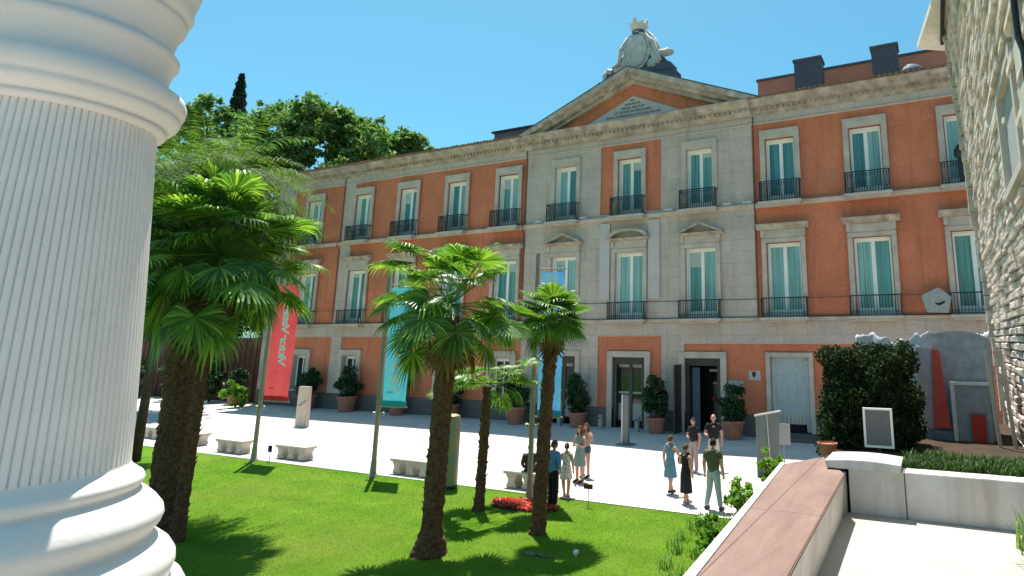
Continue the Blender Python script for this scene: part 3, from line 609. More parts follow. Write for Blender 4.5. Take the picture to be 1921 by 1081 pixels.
# kiosk with panels
kk=thing('garden_kiosk','grey panelled hut with red stripe and small red door panel at the right','hut',(.2,11.6,2.6))
b=MB(); A=[(.62+.0*k,2.6) for k in range(1)]
arch=[(-.30,2.6),(.72,2.6),(.72,4.2)]+[(.21+.51*math.cos(a),4.2+.20*math.sin(a)) for a in [math.pi*k/10 for k in range(1,10)]]+[(-.30,4.2)]
b.prismy(arch,11.62,12.5); b.build('wall',CL('grey_blue_sheet',(.32,.35,.38),var=.2),kk)
b=MB(); b.prismy([(-.43,2.83),(-.22,2.83),(-.16,4.12),(-.40,4.14)],11.5,11.58); b.build('side_panel',CL('lilac_grey_panel',(.42,.37,.42)),kk)
b=MB(); b.prismy([(-.22,2.84),(.03,2.84),(-.06,4.09),(-.17,4.09)],11.46,11.5); b.build('red_stripe',CL('faded_red_panel',(.52,.085,.07)),kk)
b=MB(); b.prismy([(-.46,2.6),(.05,2.6),(.05,2.8),(-.46,2.8)],11.45,11.56); b.build('lower_panel',CL('blue_grey_panel',(.14,.18,.25),var=.25),kk)
b=MB(); b.box(.06,.12,11.4,11.5,2.6,3.58); b.box(.12,.62,11.42,11.5,3.53,3.58); b.build('door_frame',CL('pale_door_frame',(.55,.57,.57)),kk)
b=MB(); b.box(.12,.62,11.46,11.56,2.6,3.53); dd=b.build('door',CL('steel_blue_door',(.25,.29,.32),var=.15),kk)
b=MB(); b.box(.33,.53,11.43,11.459,2.62,3.08); b.build('red_panel',CL('red_door_panel',(.45,.04,.035)),dd)
b=MB(); b.box(.31,.33,11.42,11.459,2.6,3.1); b.box(.53,.55,11.42,11.459,2.6,3.1); b.box(.33,.53,11.42,11.459,3.08,3.1); b.build('red_panel_frame','grey',dd)
# torn pale sheeting behind the hut and the hedge
b=MB(); V=[];F=[]; nx,ny=70,26; rr=random.Random(2)
for i in range(nx+1):
    top=4.30+.07*math.sin(i*.21)+.03*math.sin(i*.83)+rr.uniform(-.02,.02)
    for j in range(ny+1):
        x=-1.5+2.28*i/nx; z=2.6+(top-2.6)*j/ny; y=12.62+.05*math.sin(x*7+z*2)+.03*math.sin(x*17-z*5)+.02*math.sin(z*11+x*3); V.append((x,y,z))
for i in range(nx):
    for j in range(ny): F.append((i*(ny+1)+j,(i+1)*(ny+1)+j,(i+1)*(ny+1)+j+1,i*(ny+1)+j+1))
def sheetmat():
    m,t,b=nodes('torn_pale_sheeting'); c=ramp(t,noise(t,3,5),[(.3,(.36,.37,.42)),(.7,(.50,.50,.54))]); c=mix(t,ramp(t,noise(t,2.6,7,mapping(t,(1,1,1.8)),.75),[(.60,(0,)*3),(.64,(.9,)*3)]),c,(.07,.05,.045))
    t.links.new(c,b.inputs['Base Color']); b.inputs['Roughness'].default_value=.8; return m
b.add(V,F); o=b.build('torn_sheeting',sheetmat(),None,smooth='all'); m_=o.modifiers.new('s','SOLIDIFY'); m_.thickness=.02
tag(o,'torn pale grey sheeting with dark cracks hanging above and behind the hedge and hut','sheeting')
for i,x in enumerate((.70,.90)):
    t=tag(MB().tube([(x-.02,11.0,2.6),(x-.10,11.0,4.1)],.028,8).build('leaning_pole',CL('pale_timber',(.42,.38,.31))),('pale timber pole leaning beside the hut, the left of two','pale timber pole leaning against the rubble wall, the right of two')[i],'pole','timber poles by the hut')
# rubble stone house on the right
sh_=thing('stone_house','tall pale rough rubble stone house rising at the right edge','house',(2,12,2.2))
XW=lambda z: 1.18-.42*(z-2)/9.0
b=MB(); b.add([(XW(1)+.05,15,1),(XW(11.4)+.05,15,11.4),(XW(11.4)+.05,4,11.4),(XW(1)+.05,4,1),(7,15,1),(7,15,11.4),(7,4,11.4),(7,4,1)],[(0,1,2,3),(0,4,5,1),(4,7,6,5),(3,2,6,7),(1,5,6,2),(0,3,7,4)])
b.build('wall','rubbleback',sh_)
b=MB(); r3=random.Random(11); z=1.9
while z<11.35:
    h=r3.uniform(.10,.15); y=15.02
    while y>5.2:
        L=r3.uniform(.35,.9); 
        if not (7.15<y-L/2<8.95 and 6.0<z<7.4):
            d=r3.uniform(.015,.085); x1=XW(z)+.06; x0=x1-.06-d; g_=.008
            y0,y1,z0_,z1_=y-L+g_,y-g_,z+g_,z+h-g_; jt=lambda s=.008:r3.uniform(-s,s)
            # rough bulging stone: back ring, mid ring, front face
            V=[(x1,y0,z0_),(x1,y1,z0_),(x1,y1,z1_),(x1,y0,z1_),(x0+.022+jt(),y0,z0_),(x0+.022+jt(),y1,z0_),(x0+.022+jt(),y1,z1_),(x0+.022+jt(),y0,z1_),
               (x0+jt(),y0+L*.07,z0_+h*.14),(x0+jt(),y1-L*.07,z0_+h*.14),(x0+jt(),y1-L*.07,z1_-h*.14),(x0+jt(),y0+L*.07,z1_-h*.14)]
            b.add(V,[(0,1,5,4),(1,2,6,5),(2,3,7,6),(3,0,4,7),(4,5,9,8),(5,6,10,9),(6,7,11,10),(7,4,8,11),(8,9,10,11)])
        y-=L
    z+=h
for z in np.arange(1.9,11.3,.3):  # quoins on the far corner
    L=r3.uniform(.25,.5); x=XW(z); b.add(*(lambda Q:(Q.v,Q.f))(MB().box(x-.12-r3.uniform(0,.05),x+.35,15.0,15.12+r3.uniform(0,.05),z+.01,z+.28)))
b.build('rubble_facing','rubble',sh_)
b=MB(); x=XW(8); 
x=XW(7); b.box(x-.05,x+.1,7.15,7.27,6.1,7.3); b.box(x-.05,x+.1,8.78,8.9,6.1,7.3); b.box(x-.05,x+.1,7.15,8.9,7.3,7.4); b.box(x-.06,x+.1,7.1,8.95,6.0,6.1)
win=b.build('window',CL('pale_window_stone',(.50,.455,.40)),sh_); b=MB(); b.box(x+.03,x+.055,7.27,8.78,6.1,7.3); b.build('shutter',CL('pale_grey_shutter',(.36,.37,.37)),win)
b=MB(); b.box(XW(6)-.10,XW(6)+.2,6.1,6.75,2.2,11.4); b.build('corner_strip',CL('smooth_cream_render',(.50,.47,.40)),sh_)
b=MB(); b.tube([(.82,5.95,11.3),(.84,5.95,6.9),(.86,5.9,6.75),(.88,5.9,2.3)],.03,10); b.build('downpipe','iron',sh_,smooth=True)
b=MB(); b.prismz([(.03,15.74),(.37,13.73),(.40,4),(7.2,4),(7.2,16.4),(1.0,16.35)],11.42,11.56); b.build('eaves',CL('cream_eaves',(.76,.70,.62)),sh_)
b=MB(); b.prismz([(.55,15.5),(.60,4),(.68,4),(.63,15.5)],11.3,11.418); b.build('eaves_moulding','iron',sh_)
b=MB(); b.add([(.35,15.5,11.57),(.6,4,11.57),(7.1,4,11.57),(7.1,16.1,11.57),(4,10,13.0)],[(0,1,4),(1,2,4),(2,3,4),(3,0,4),(0,3,2,1)]); b.build('roof','roof',sh_)
# ---------------- plants of the terrace edge ----------------
def tufts(name,label,spots,h,nblade,seed,mat='tuft',par=None,spread=.12):
    r=random.Random(seed); V=[];F=[]
    for (x,y,z) in spots:
        for k in range(nblade):
            a=r.uniform(0,6.28); l=r.uniform(.5,1.1)*h; o=r.uniform(0,spread); bx=x+o*math.cos(a*3); by=y+o*math.sin(a*3); bend=r.uniform(.15,.6)*l; w=.006+.004*r.random()
            dx,dy=math.cos(a),math.sin(a); px,py=-dy,dx; i=len(V)
            V+= [(bx-px*w,by-py*w,z),(bx+px*w,by+py*w,z),(bx+dx*bend*.35-px*w*.8,by+dy*bend*.35-py*w*.8,z+l*.6),(bx+dx*bend*.35+px*w*.8,by+dy*bend*.35+py*w*.8,z+l*.6),(bx+dx*bend,by+dy*bend,z+l*.9)]
            F+=[(i,i+1,i+3,i+2),(i+2,i+3,i+4)]
    return bymat(V,F,name,mat,par)
r=random.Random(4)
o=tufts('bed_grass','',[(r.uniform(-.55,.95),r.uniform(8.55,9.6),2.66) for _ in range(170)],.15,20,1,'bedgrass'); tag(o,'dark and bright grass growing in the bed behind the terrace wall','grass',kind='stuff')
o=tufts('edge_grass','',[(.62+r.uniform(-.06,.10),r.uniform(5.2,7.6),2.2) for _ in range(22)],.5,16,2,spread=.08); tag(o,'tall wispy grass at the right end of the terrace floor','grass',kind='stuff')
o=tufts('parapet_grass','',[(-2.25+r.uniform(-.6,.0)-.0*i,r.uniform(5.5,9.5),1.6) for i in range(1)],.5,10,3); bpy.data.objects.remove(o)
def bush(label,c,rad,n,size,seed,mat='bush',name='shrub'):
    t=thing(name,label,'shrub',(c[0],c[1],0)); rr_=random.Random(seed)
    def shp(r,n):
        nb=26; d=r.normal(size=(nb,3)); d/=np.linalg.norm(d,axis=1)[:,None]; bc=np.array(c)+d*np.array(rad)*r.uniform(.2,1.15,(nb,1)); br=r.uniform(.15,.42,nb)*min(rad)
        i=r.integers(0,nb,n); e=r.normal(size=(n,3)); e/=np.linalg.norm(e,axis=1)[:,None]; P=bc[i]+e*(br[i]*r.uniform(.5,1.15,n))[:,None]; P[:,2]=np.maximum(P[:,2],.05); return P
    V,F=cloud(shp,n,size,seed); bymat(V,F,'foliage',mat,t)
    b=MB()
    for k in range(7):
        a=rr_.uniform(0,6.28); b.tube([(c[0],c[1],0),(c[0]+.4*rad[0]*math.cos(a),c[1]+.4*rad[1]*math.sin(a),c[2]*.6),(c[0]+.7*rad[0]*math.cos(a),c[1]+.7*rad[1]*math.sin(a),c[2]+.3*rad[2])],[.025,.018,.008],5)
    b.build('stems','bark',t); return t
bush('bright green leafy shrub against the parapet in the plaza corner',(-4.85,15.6,.45),(.34,.42,.42),2600,.045,21)
bush('yellow green shrub at the foot of the dark sign board',(-4.75,18.3,.62),(.32,.4,.5),2000,.045,22)
bush('broad leaved shrub at the lawn corner by the parapet',(-4.4,12.3,.42),(.34,.42,.40),1300,.06,23)
sp=[(-4.9+r.uniform(-.6,.9),r.uniform(9.4,14.6),.03) for _ in range(42)]
o=tufts('long_grass','',sp,.34,36,5,spread=.2); tag(o,'long unmown grass along the foot of the parapet','grass',kind='stuff')
# ---------------- potted shrubs ----------------
def potted(label,c,h,wd,seed):
    t=thing('potted_shrub',label,'potted shrub',c,'potted shrubs along the facade')
    b=MB(); s=wd/1.45*1.05; pot_mesh(b,c,s); b.build('pot','terracotta',t,smooth=True)
    b=MB(); b.lathe([(.40*s,0),(.41*s,.01)],(c[0],c[1],.62*s),20); b.build('soil','soil',t)
    b=MB(); b.tube([(c[0],c[1],.6*s),(c[0]+.03,c[1],h*.55)],[.05,.03],7); b.build('stem','bark',t)
    z0=.62*s; hh=h-z0
    def shp(r,n):
        nb=int(r.integers(26,46)); u=r.uniform(0,1,nb); a=r.uniform(0,6.28,nb); rad=wd*.5*np.sqrt(np.clip(1-(2*u-.95)**2*.85,.05,1))*r.uniform(.35,.78,nb)
        bc=np.stack([c[0]+rad*np.cos(a),c[1]+rad*np.sin(a),z0+.14+u*(hh-.3)],1); br=r.uniform(.10,.30,nb)
        i=r.integers(0,nb,n); e=r.normal(size=(n,3)); e/=np.linalg.norm(e,axis=1)[:,None]; return bc[i]+e*(br[i]*r.uniform(.55,1.15,n))[:,None]
    V,F=cloud(shp,5200,.058,seed); bymat(V,F,'foliage','shrub',t); return t
PS=[((-43.6,27.2,0),2.4,1.8,'potted shrub standing past the left end of the museum'),((-36.6,27.25,0),2.6,1.65,'potted shrub partly behind the red banner'),((-33.1,27.3,0),2.65,1.75,'round potted shrub under the ground floor window, between red and blue banners'),
    ((-28.95,27.3,0),2.5,1.5,'potted shrub mostly hidden behind the turquoise banner'),((-25.0,27.3,0),2.45,1.5,'potted shrub half hidden by the tallest lawn palm trunk'),((-20.4,27.1,0),2.48,1.65,'potted shrub just left of the dark left hand doorway'),
    ((-16.75,27.3,0),2.55,1.4,'potted shrub between the two dark doorways'),((-12.42,27.2,0),2.62,1.35,'potted shrub left of the open entrance door'),((-8.62,27.0,0),2.36,1.5,'potted shrub right of the open entrance door')]
for i,(c,h,wd,l) in enumerate(PS): potted(l,c,h,wd,50+i)
# ---------------- palms ----------------
def fan_crown(V,F,c,R0,nl,seed,rl,emin=-55,emax=80,nseg=30):
    r=random.Random(seed); c=Vector(c)
    for q in range(nl):
        u=(q+.5)/nl; el=R(emax+(emin-emax)*u**.9+r.uniform(-15,15)); az=q*2.39996+r.uniform(-.5,.5)
        pl_=(R0-rl*.75)*r.uniform(.6,1.25); d=Vector((math.cos(az)*math.cos(el),math.sin(az)*math.cos(el),math.sin(el)))
        hub=c+d*pl_; hub.z-=pl_*pl_*.10*math.cos(el)
        side=Vector((-math.sin(az),math.cos(az),0)); tilt=el-R(r.uniform(15,42)); f=Vector((math.cos(az)*math.cos(tilt),math.sin(az)*math.cos(tilt),math.sin(tilt)))
        side=(side+Vector((0,0,r.uniform(-.35,.35)))).normalized(); nrm=side.cross(f).normalized()
        if nrm.z<0 and el>0: nrm=-nrm
        # petiole
        i=len(V); w=.011; a=d.orthogonal().normalized()*w; b_=d.cross(a)
        V+= [c+a,c-a*.5+b_,c-a*.5-b_,hub+a*.6,hub-a*.3+b_*.6,hub-a*.3-b_*.6]; F+=[(i,i+1,i+4,i+3),(i+1,i+2,i+5,i+4),(i+2,i,i+3,i+5)]
        L=rl*r.uniform(.7,1.12); droop=r.uniform(.15,.75)
        for s in range(nseg):
            an=R(-138+276*(s+.5)/nseg+r.uniform(-2,2)); ll=L*(1-.22*abs(an)/R(138))*r.uniform(.93,1.05)
            dr=f*math.cos(an)+side*math.sin(an); dr=(dr+nrm*.14).normalized(); pe=dr.cross(nrm).normalized(); hw=.5*ll*R(276/nseg)*.62
            p1=hub+dr*ll*.5; p2=hub+dr*ll*.8-Vector((0,0,droop*ll*.16)); p3=hub+dr*ll*.98-Vector((0,0,droop*ll*.55))
            w1,w2=pe*hw,pe*hw*.55; k=nrm*hw*.5; i=len(V)
            V+=[hub,p1-w1-k*.0,p1+k,p1+w1,p2-w2,p2+w2,p3]; F+=[(i,i+1,i+2),(i,i+2,i+3),(i+1,i+4,i+2),(i+2,i+5,i+3),(i+2,i+4,i+5),(i+4,i+6,i+5)]
def trunk(name,par,pts,rad,seed,mat='fibre',n=20,stubs=True,cut=.22):
    b=MB(); r=random.Random(seed); pts=[Vector(p) for p in pts]; Z=[]
    # resample
    tot=sum((pts[i+1]-pts[i]).length for i in range(len(pts)-1)); m=int(tot/.08); V=[];F=[]
    def at(s):
        L=s*tot
        for i in range(len(pts)-1):
            d=(pts[i+1]-pts[i]).length
            if L<=d or i==len(pts)-2: t=min(1,L/d); return pts[i].lerp(pts[i+1],t), rad[i]+(rad[i+1]-rad[i])*t
            L-=d
    for j in range(m+1):
        p,ra=at(j/m)
        for k in range(n):
            t=2*math.pi*k/n; q=ra*(1+r.uniform(-.09,.09)+.06*math.sin(j*1.9+k)); V.append((p.x+q*math.cos(t),p.y+q*math.sin(t),p.z))
    for j in range(m):
        for k in range(n): F.append((j*n+k,j*n+(k+1)%n,(j+1)*n+(k+1)%n,(j+1)*n+k))
    b.add(V,F)
    if stubs:
        for k in range(int(tot*34)):
            s=r.uniform(.06,1); p,ra=at(s); a=r.uniform(0,6.28); d=Vector((math.cos(a),math.sin(a),0)); q=p+d*ra*.9; L=r.uniform(.04,.10)
            b.tube([q,q+d*L*.6+Vector((0,0,L*.9))],[.022,.008],4)
    return b.build(name,mat,par,recalc=False)
def fan_palm(label,base,top,rads,R0,nl,rl,seed,group,mat='fan',emin=-55,dead=10,emax=80,cz=.25):
    t=thing('fan_palm',label,'palm tree',base,group)
    mid=[base[i]+(top[i]-base[i])*.12 for i in range(3)]
    trunk('trunk',t,[base,mid,top],rads,seed)
    V=[];F=[]; fan_crown(V,F,(top[0],top[1],top[2]+cz),R0,nl,seed,rl,emin,emax); bymat([tuple(v) for v in V],F,'crown',mat,t)
    if dead:
        V=[];F=[]; fan_crown(V,F,(top[0],top[1],top[2]),R0*.75,dead,seed+9,rl*.8,-80,-50,18); bymat([tuple(v) for v in V],F,'dead_leaves','dead',t)
    return t
GP='fan palms on the lawn'
fan_palm('tallest fan palm in the middle of the lawn with a thick flared trunk',(-9.68,10.25,0),(-9.50,10.2,4.75),[.36,.20,.19],1.78,54,.66,31,GP,emin=-40,dead=12)
fan_palm('slim fan palm with a small crown nearest the blue pole banner',(-8.48,12.24,0),(-8.25,12.2,4.45),[.20,.155,.14],1.0,40,.55,32,GP,'fan2',emin=-25,dead=5)
fan_palm('shortest fan palm with a flat crown by the red flower bed',(-10.97,13.23,0),(-10.85,13.2,3.05),[.17,.12,.11],1.45,22,.56,33,GP,'fan2',emin=-12,emax=30,dead=0,cz=.08)
fan_palm('large fan palm on a slender leaning trunk beside the great column',(-15.15,8.58,0),(-15.05,8.6,5.75),[.16,.125,.11],2.1,96,.82,34,GP,emin=-50,dead=10,cz=.45)
# feather palm with a massive trunk
def feather_palm(label,base,top,r0,fl,nf,seed,name='date_palm'):
    t=thing(name,label,'palm tree',base)
    trunk('trunk',t,[base,(base[0]+(top[0]-base[0])*.1,base[1],.8),top],[r0*1.35,r0,r0*.9],seed,n=28,mat='fibre')
    r=random.Random(seed); V=[];F=[]; c=Vector(top)
    for q in range(nf):
        u=(q+.5)/nf; el=R(68-112*u+r.uniform(-9,9)); az=q*2.39996+r.uniform(-.2,.2); L=fl*r.uniform(.85,1.1)
        p=c.copy(); d=Vector((math.cos(az)*math.cos(el),math.sin(az)*math.cos(el),math.sin(el))); st=L/26; side=Vector((-math.sin(az),math.cos(az),0))
        for s in range(26):
            q0=p.copy(); p=p+d*st; d=(d+Vector((0,0,-.062-.02*s/26))).normalized(); w=.014*(1-s/28)
            i=len(V); V+=[q0-side*w,q0+side*w,p+side*w,p-side*w]; F+=[(i,i+1,i+2,i+3)]
            if s<3: continue
            up_=side.cross(d).normalized()
            for sg in (-1,1):
                for kk_ in (0,.5):
                    o_=q0.lerp(p,kk_); ll=.52*math.sin(math.pi*(.12+.80*s/26))*r.uniform(.85,1.1); ld=(side*sg*.86+d*.55+up_*r.uniform(-.1,.35)).normalized(); wd=ld.cross(up_).normalized()*.014
                    m_=o_+ld*ll*.55; e_=o_+ld*ll-Vector((0,0,.20*ll)); i=len(V); V+=[o_-wd*.4,m_-wd,m_+wd,e_]; F+=[(i,i+1,i+2),(i+1,i+3,i+2)]
    bymat([tuple(v) for v in V],F,'crown','feather',t); return t
feather_palm('massive dark trunked palm with a shaggy arching crown beside the column',(-16.35,8.9,0),(-16.9,9.1,7.7),.30,3.3,190,41)
# ---------------- trees ----------------
def tree(name,label,base,ztrunk,lobes,n,leaf,seed,mat='plane',tr=.45,cat='tree',group=None,limbs=8):
    t=thing(name,label,cat,base,group); r=np.random.default_rng(seed); lob=[]
    C=np.array([l[:3] for l in lobes]); Rr=np.array([l[3] for l in lobes])
    wts=Rr**2/np.sum(Rr**2); i=r.choice(len(lobes),n//45,p=wts); d=r.normal(size=(len(i),3)); d/=np.linalg.norm(d,axis=1)[:,None]; d[:,2]=np.abs(d[:,2])*np.where(r.random(len(i))<.75,1,-1)
    cc=C[i]+d*(Rr[i]*r.uniform(.55,1.03,len(i)))[:,None]; k=r.integers(0,len(cc),n); e=r.normal(size=(n,3)); cr=r.uniform(.35,1.0,len(cc))*max(.5,Rr.mean()*.26)
    P=cc[k]+e*(cr[k]*.62)[:,None]*np.array([1,1,.7]); V,F=leaves(r,P,leaf,.5,.62); bymat(V,F,'crown',mat,t)
    b=MB(); bx,by,bz=base; b.tube([(bx,by,bz),(bx+.1,by,bz+ztrunk*.5),(bx,by,bz+ztrunk)],[tr*1.3,tr,tr*.8],10)
    rr_=random.Random(seed)
    for l in rr_.sample(lobes,min(limbs,len(lobes))):
        m_=(bx+(l[0]-bx)*.5,by+(l[1]-by)*.5,bz+ztrunk+(l[2]-bz-ztrunk)*.6); b.tube([(bx,by,bz+ztrunk*.9),m_,l[:3]],[tr*.6,tr*.35,tr*.1],7)
    b.build('trunk','bark',t,smooth='all'); return t
def blobs(cx,cy,cz,rx,ry,rz,k,rl,seed):
    r=random.Random(seed); L=[]
    for _ in range(k):
        a=r.uniform(0,6.28); u=r.uniform(-1,1); s=r.uniform(.5,1)**.5; c=math.sqrt(1-u*u); L.append((cx+rx*c*math.cos(a)*s,cy+ry*c*math.sin(a)*s,cz+rz*u*s,rl*r.uniform(.65,1.2)))
    return L
tree('plane_tree','broad tall plane tree rising behind the left end of the roof',(-55,38,0),12,blobs(-55.4,38,20.2,8.6,4,6.8,60,2.3,1)+blobs(-50,38.5,16.5,4,2,2.6,10,1.6,12),75000,.20,61,tr=.7)
tree('plane_tree','lower plane tree over the roof just left of the roof box',(-51,47,0),12,blobs(-55.0,47,22.0,8.8,3,4.6,58,1.6,2),46000,.20,62,tr=.6)
tree('plane_tree','pale distant tree top beside the head of the column',(-76,40,0),14,blobs(-75,40,24,9,5,5.5,26,2.3,3),20000,.26,63,tr=.6)
b=None
t=thing('cypress','narrow dark cypress spire above the tree tops','tree',(-88,50,0)); r=np.random.default_rng(5); n=9000; z=r.uniform(0,1,n); rad=(1-z)**.75*2.3+.12; rad*=.75+.35*np.abs(np.sin(z*40)); a=r.uniform(0,6.28,n)
P=np.stack([-88+rad*np.cos(a)*r.uniform(.4,1,n),50+rad*np.sin(a)*r.uniform(.4,1,n),25+z*16.6],1); V,F=leaves(r,P,.26,.2,.5); bymat(V,F,'crown','cypress',t); MB().tube([(-88,50,0),(-88,50,40)],[.5,.05],8).build('trunk','bark',t)
GT='dark garden trees past the left end of the museum'
tree('garden_tree','dense dark evergreen filling the gap past the museum end',(-49,33,0),4,blobs(-50,33,9,4.5,3,5.5,20,1.8,4),17000,.17,64,'shrub',.35,group=GT)
tree('garden_tree','dark evergreen left of it, behind the big palm trunks',(-58,32,0),4,blobs(-59,32,8.5,5,3,5.5,20,1.9,6),15000,.18,65,'shrub',.35,group=GT)
tree('garden_tree','mid green tree between the column and the dark evergreens',(-44,21,0),4,blobs(-44,22,10.0,4.2,3,4.6,30,1.4,7),24000,.13,66,'plane',.18,group=GT)
tree('garden_tree','slim trunked tree close to the right edge of the column',(-26.2,13.1,0),4.6,blobs(-27.6,13.4,7.0,1.5,1.3,1.8,12,.7,8),7000,.09,67,'plane',.14,group=GT)
b=MB(); b.box(-80,-43.4,28.6,28.8,0,4.3)
for k in range(60): b.box(-80+k*.61,-80+k*.61+.5,28.55,28.598,0,4.4)
tag(b.build('garden_fence',CL('dark_red_timber',(.12,.045,.03))),'dark reddish timber fence behind the shrubs at the far left','fence')
for i,(x,y,z,rx,l) in enumerate([(-46.5,27.2,1.5,1.3,'dark bush left of the museum corner by the fence'),(-50.5,27.0,1.3,1.5,'dark rounded bush beyond the thin palm trunk'),(-55,26.5,1.6,1.7,'dark bush seen between the two palm trunks'),(-41.5,25.9,.9,.6,'bright leafy plant near the leftmost potted shrub')]):
    bush(l,(x,y,z),(rx,.9,z*.9),3800,.10,90+i,'shrub' if i<3 else 'bush')
# ---------------- banners ----------------
def cloth_mat(name,c,c2):
    m,t,b=nodes(name); s=N(t,'ShaderNodeTexCoord'); sp=N(t,'ShaderNodeSeparateXYZ'); t.links.new(s.outputs['Object'],sp.inputs[0])
    col=ramp(t,noise(t,1.5,3),[(.3,c),(.7,c2)]); t.links.new(col,b.inputs['Base Color']); b.inputs['Roughness'].default_value=.8
    tr=N(t,'ShaderNodeBsdfTranslucent'); t.links.new(col,tr.inputs[0]); ms=N(t,'ShaderNodeMixShader'); ms.inputs[0].default_value=.42
    t.links.new(b.outputs[0],ms.inputs[1]); t.links.new(tr.outputs[0],ms.inputs[2]); t.links.new(ms.outputs[0],t.nodes['Material Output'].inputs[0]); return m
MAT['letter']=M('white_letters',(.80,.80,.84),.8,.02,3,0)
def banner(label,base,ang,z0,z1,wd,mat,edge,txt,tsize,flip,tz,grouplabel='banners on tall poles'):
    # flag plane runs from the pole in direction ang (in the xy plane)
    t=thing('banner_pole',label,'banner',base,grouplabel); bx,by,_=base
    b=MB(); b.tube([(bx,by,0),(bx,by,z1+.55)],[.075,.055],14); b.lathe([(.16,0),(.16,.05),(.1,.12),(.08,.5)],(bx,by,0),16); b.build('pole','steel',t,smooth=True)
    dx,dy=math.cos(ang),math.sin(ang); b=MB()
    for z,nm_ in ((z0-.12,'lower_arm'),(z1+.1,'upper_arm')): MB().tube([(bx,by,z),(bx+dx*(wd+.2),by+dy*(wd+.2),z)],.022,8).build(nm_,'steel',t,smooth=True)
    b.tube([(bx-dx*.15,by-dy*.15,z0-.35),(bx+dx*.2,by+dy*.2,z0-.35)],.03,6)
    for s in (-.15,.2): blobp=(bx+dx*s,by+dy*s,z0-.35); b.lathe([(.01,-.06),(.06,-.03),(.06,.03),(.01,.06)],blobp,10)
    b.build('cleat','steel',t,smooth=True)
    V=[];F=[]; nx_,nz_=12,40; x0=.14
    for j in range(nz_+1):
        for i in range(nx_+1):
            s=x0+wd*i/nx_; z=z0+(z1-z0)*j/nz_; off=(.022*math.sin(i/nx_*5+j*.12)+.007*math.sin(i/nx_*13-j*.35))*(i/nx_); V.append((bx+dx*s-dy*off,by+dy*s+dx*off,z))
    for j in range(nz_):
        for i in range(nx_): F.append((j*(nx_+1)+i,j*(nx_+1)+i+1,(j+1)*(nx_+1)+i+1,(j+1)*(nx_+1)+i))
    fl=bymat(V,F,'flag',mat,t); 
    b=MB()
    for za,zb in ((z0-.1,z0+.06),):
        b.add([(bx+dx*x0+dy*.012,by+dy*x0-dx*.012,za),(bx+dx*(x0+wd)+dy*.02,by+dy*(x0+wd)-dx*.02,za),(bx+dx*(x0+wd)+dy*.02,by+dy*(x0+wd)-dx*.02,zb),(bx+dx*x0+dy*.012,by+dy*x0-dx*.012,zb),
               (bx+dx*x0-dy*.02,by+dy*x0+dx*.02,za),(bx+dx*(x0+wd)-dy*.02,by+dy*(x0+wd)+dx*.02,za),(bx+dx*(x0+wd)-dy*.02,by+dy*(x0+wd)+dx*.02,zb),(bx+dx*x0-dy*.02,by+dy*x0+dx*.02,zb)],[(0,1,2,3),(5,4,7,6),(0,4,5,1),(3,2,6,7),(0,3,7,4),(1,5,6,2)])
    b.build('hem',edge,t)
    # mirrored lettering: the back of the cloth faces the viewer
    def place(sx,z,rot): 
        return Matrix.Translation((dx*sx+dy*.045,dy*sx-dx*.045,z))@Matrix.Rotation(ang,4,'Z')@Matrix.Rotation(R(90),4,'X')@Matrix.Rotation(rot,4,'Z')
    text(txt,tsize,'lettering','letter',fl,place(x0+wd*flip[1],tz,R(flip[0])),mirror=True,ext=.002,spacing=flip[2],bold=.026)
    text('MUSEO',.09,'small_print',edge,fl,place(x0+wd*.3,z0+.32,0),mirror=True,ext=.002); text('____________',.13,'rule',edge,fl,place(x0+wd*.5,z0+.95,0),mirror=True,ext=.002)
    return t
red=cloth_mat('red_banner_cloth',(.80,.085,.10),(.85,.13,.14)); blue=cloth_mat('turquoise_banner_cloth',(.10,.54,.68),(.12,.58,.70)); blue2=cloth_mat('sky_blue_banner_cloth',(.10,.42,.78),(.16,.50,.84))
MAT['redf'],MAT['bluef'],MAT['bluef2']=red,blue,blue2
MAT['letter']=M('white_letters_print',(.90,.90,.93),.8,.02,3,0)
banner('tall red banner on a steel pole, leftmost of the three',(-22.62,15.0,0),R(4),2.22,6.25,1.22,'redf',CL('red_hem',(.70,.03,.03)),'Victor Vasarely',.54,(-90,.60,.80),4.62)
banner('turquoise banner between the red banner and the tallest lawn palm',(-16.66,14.95,0),R(6),2.28,5.95,.92,'bluef',CL('teal_hem',(.02,.36,.42)),'BOUDIN',.54,(90,.54,.86),3.55)
banner('sky blue banner behind the slim palm at the plaza edge',(-10.42,14.6,0),R(12),2.3,6.15,.68,'bluef2',CL('blue_hem',(.03,.30,.62)),'BOUDIN',.5,(90,.5,1.0),5.15)
t=thing('information_panel','brown grey framed panel standing high behind the sky blue banner','panel',(-9.4,15.6,0)) ; bpy.data.objects.remove(t)
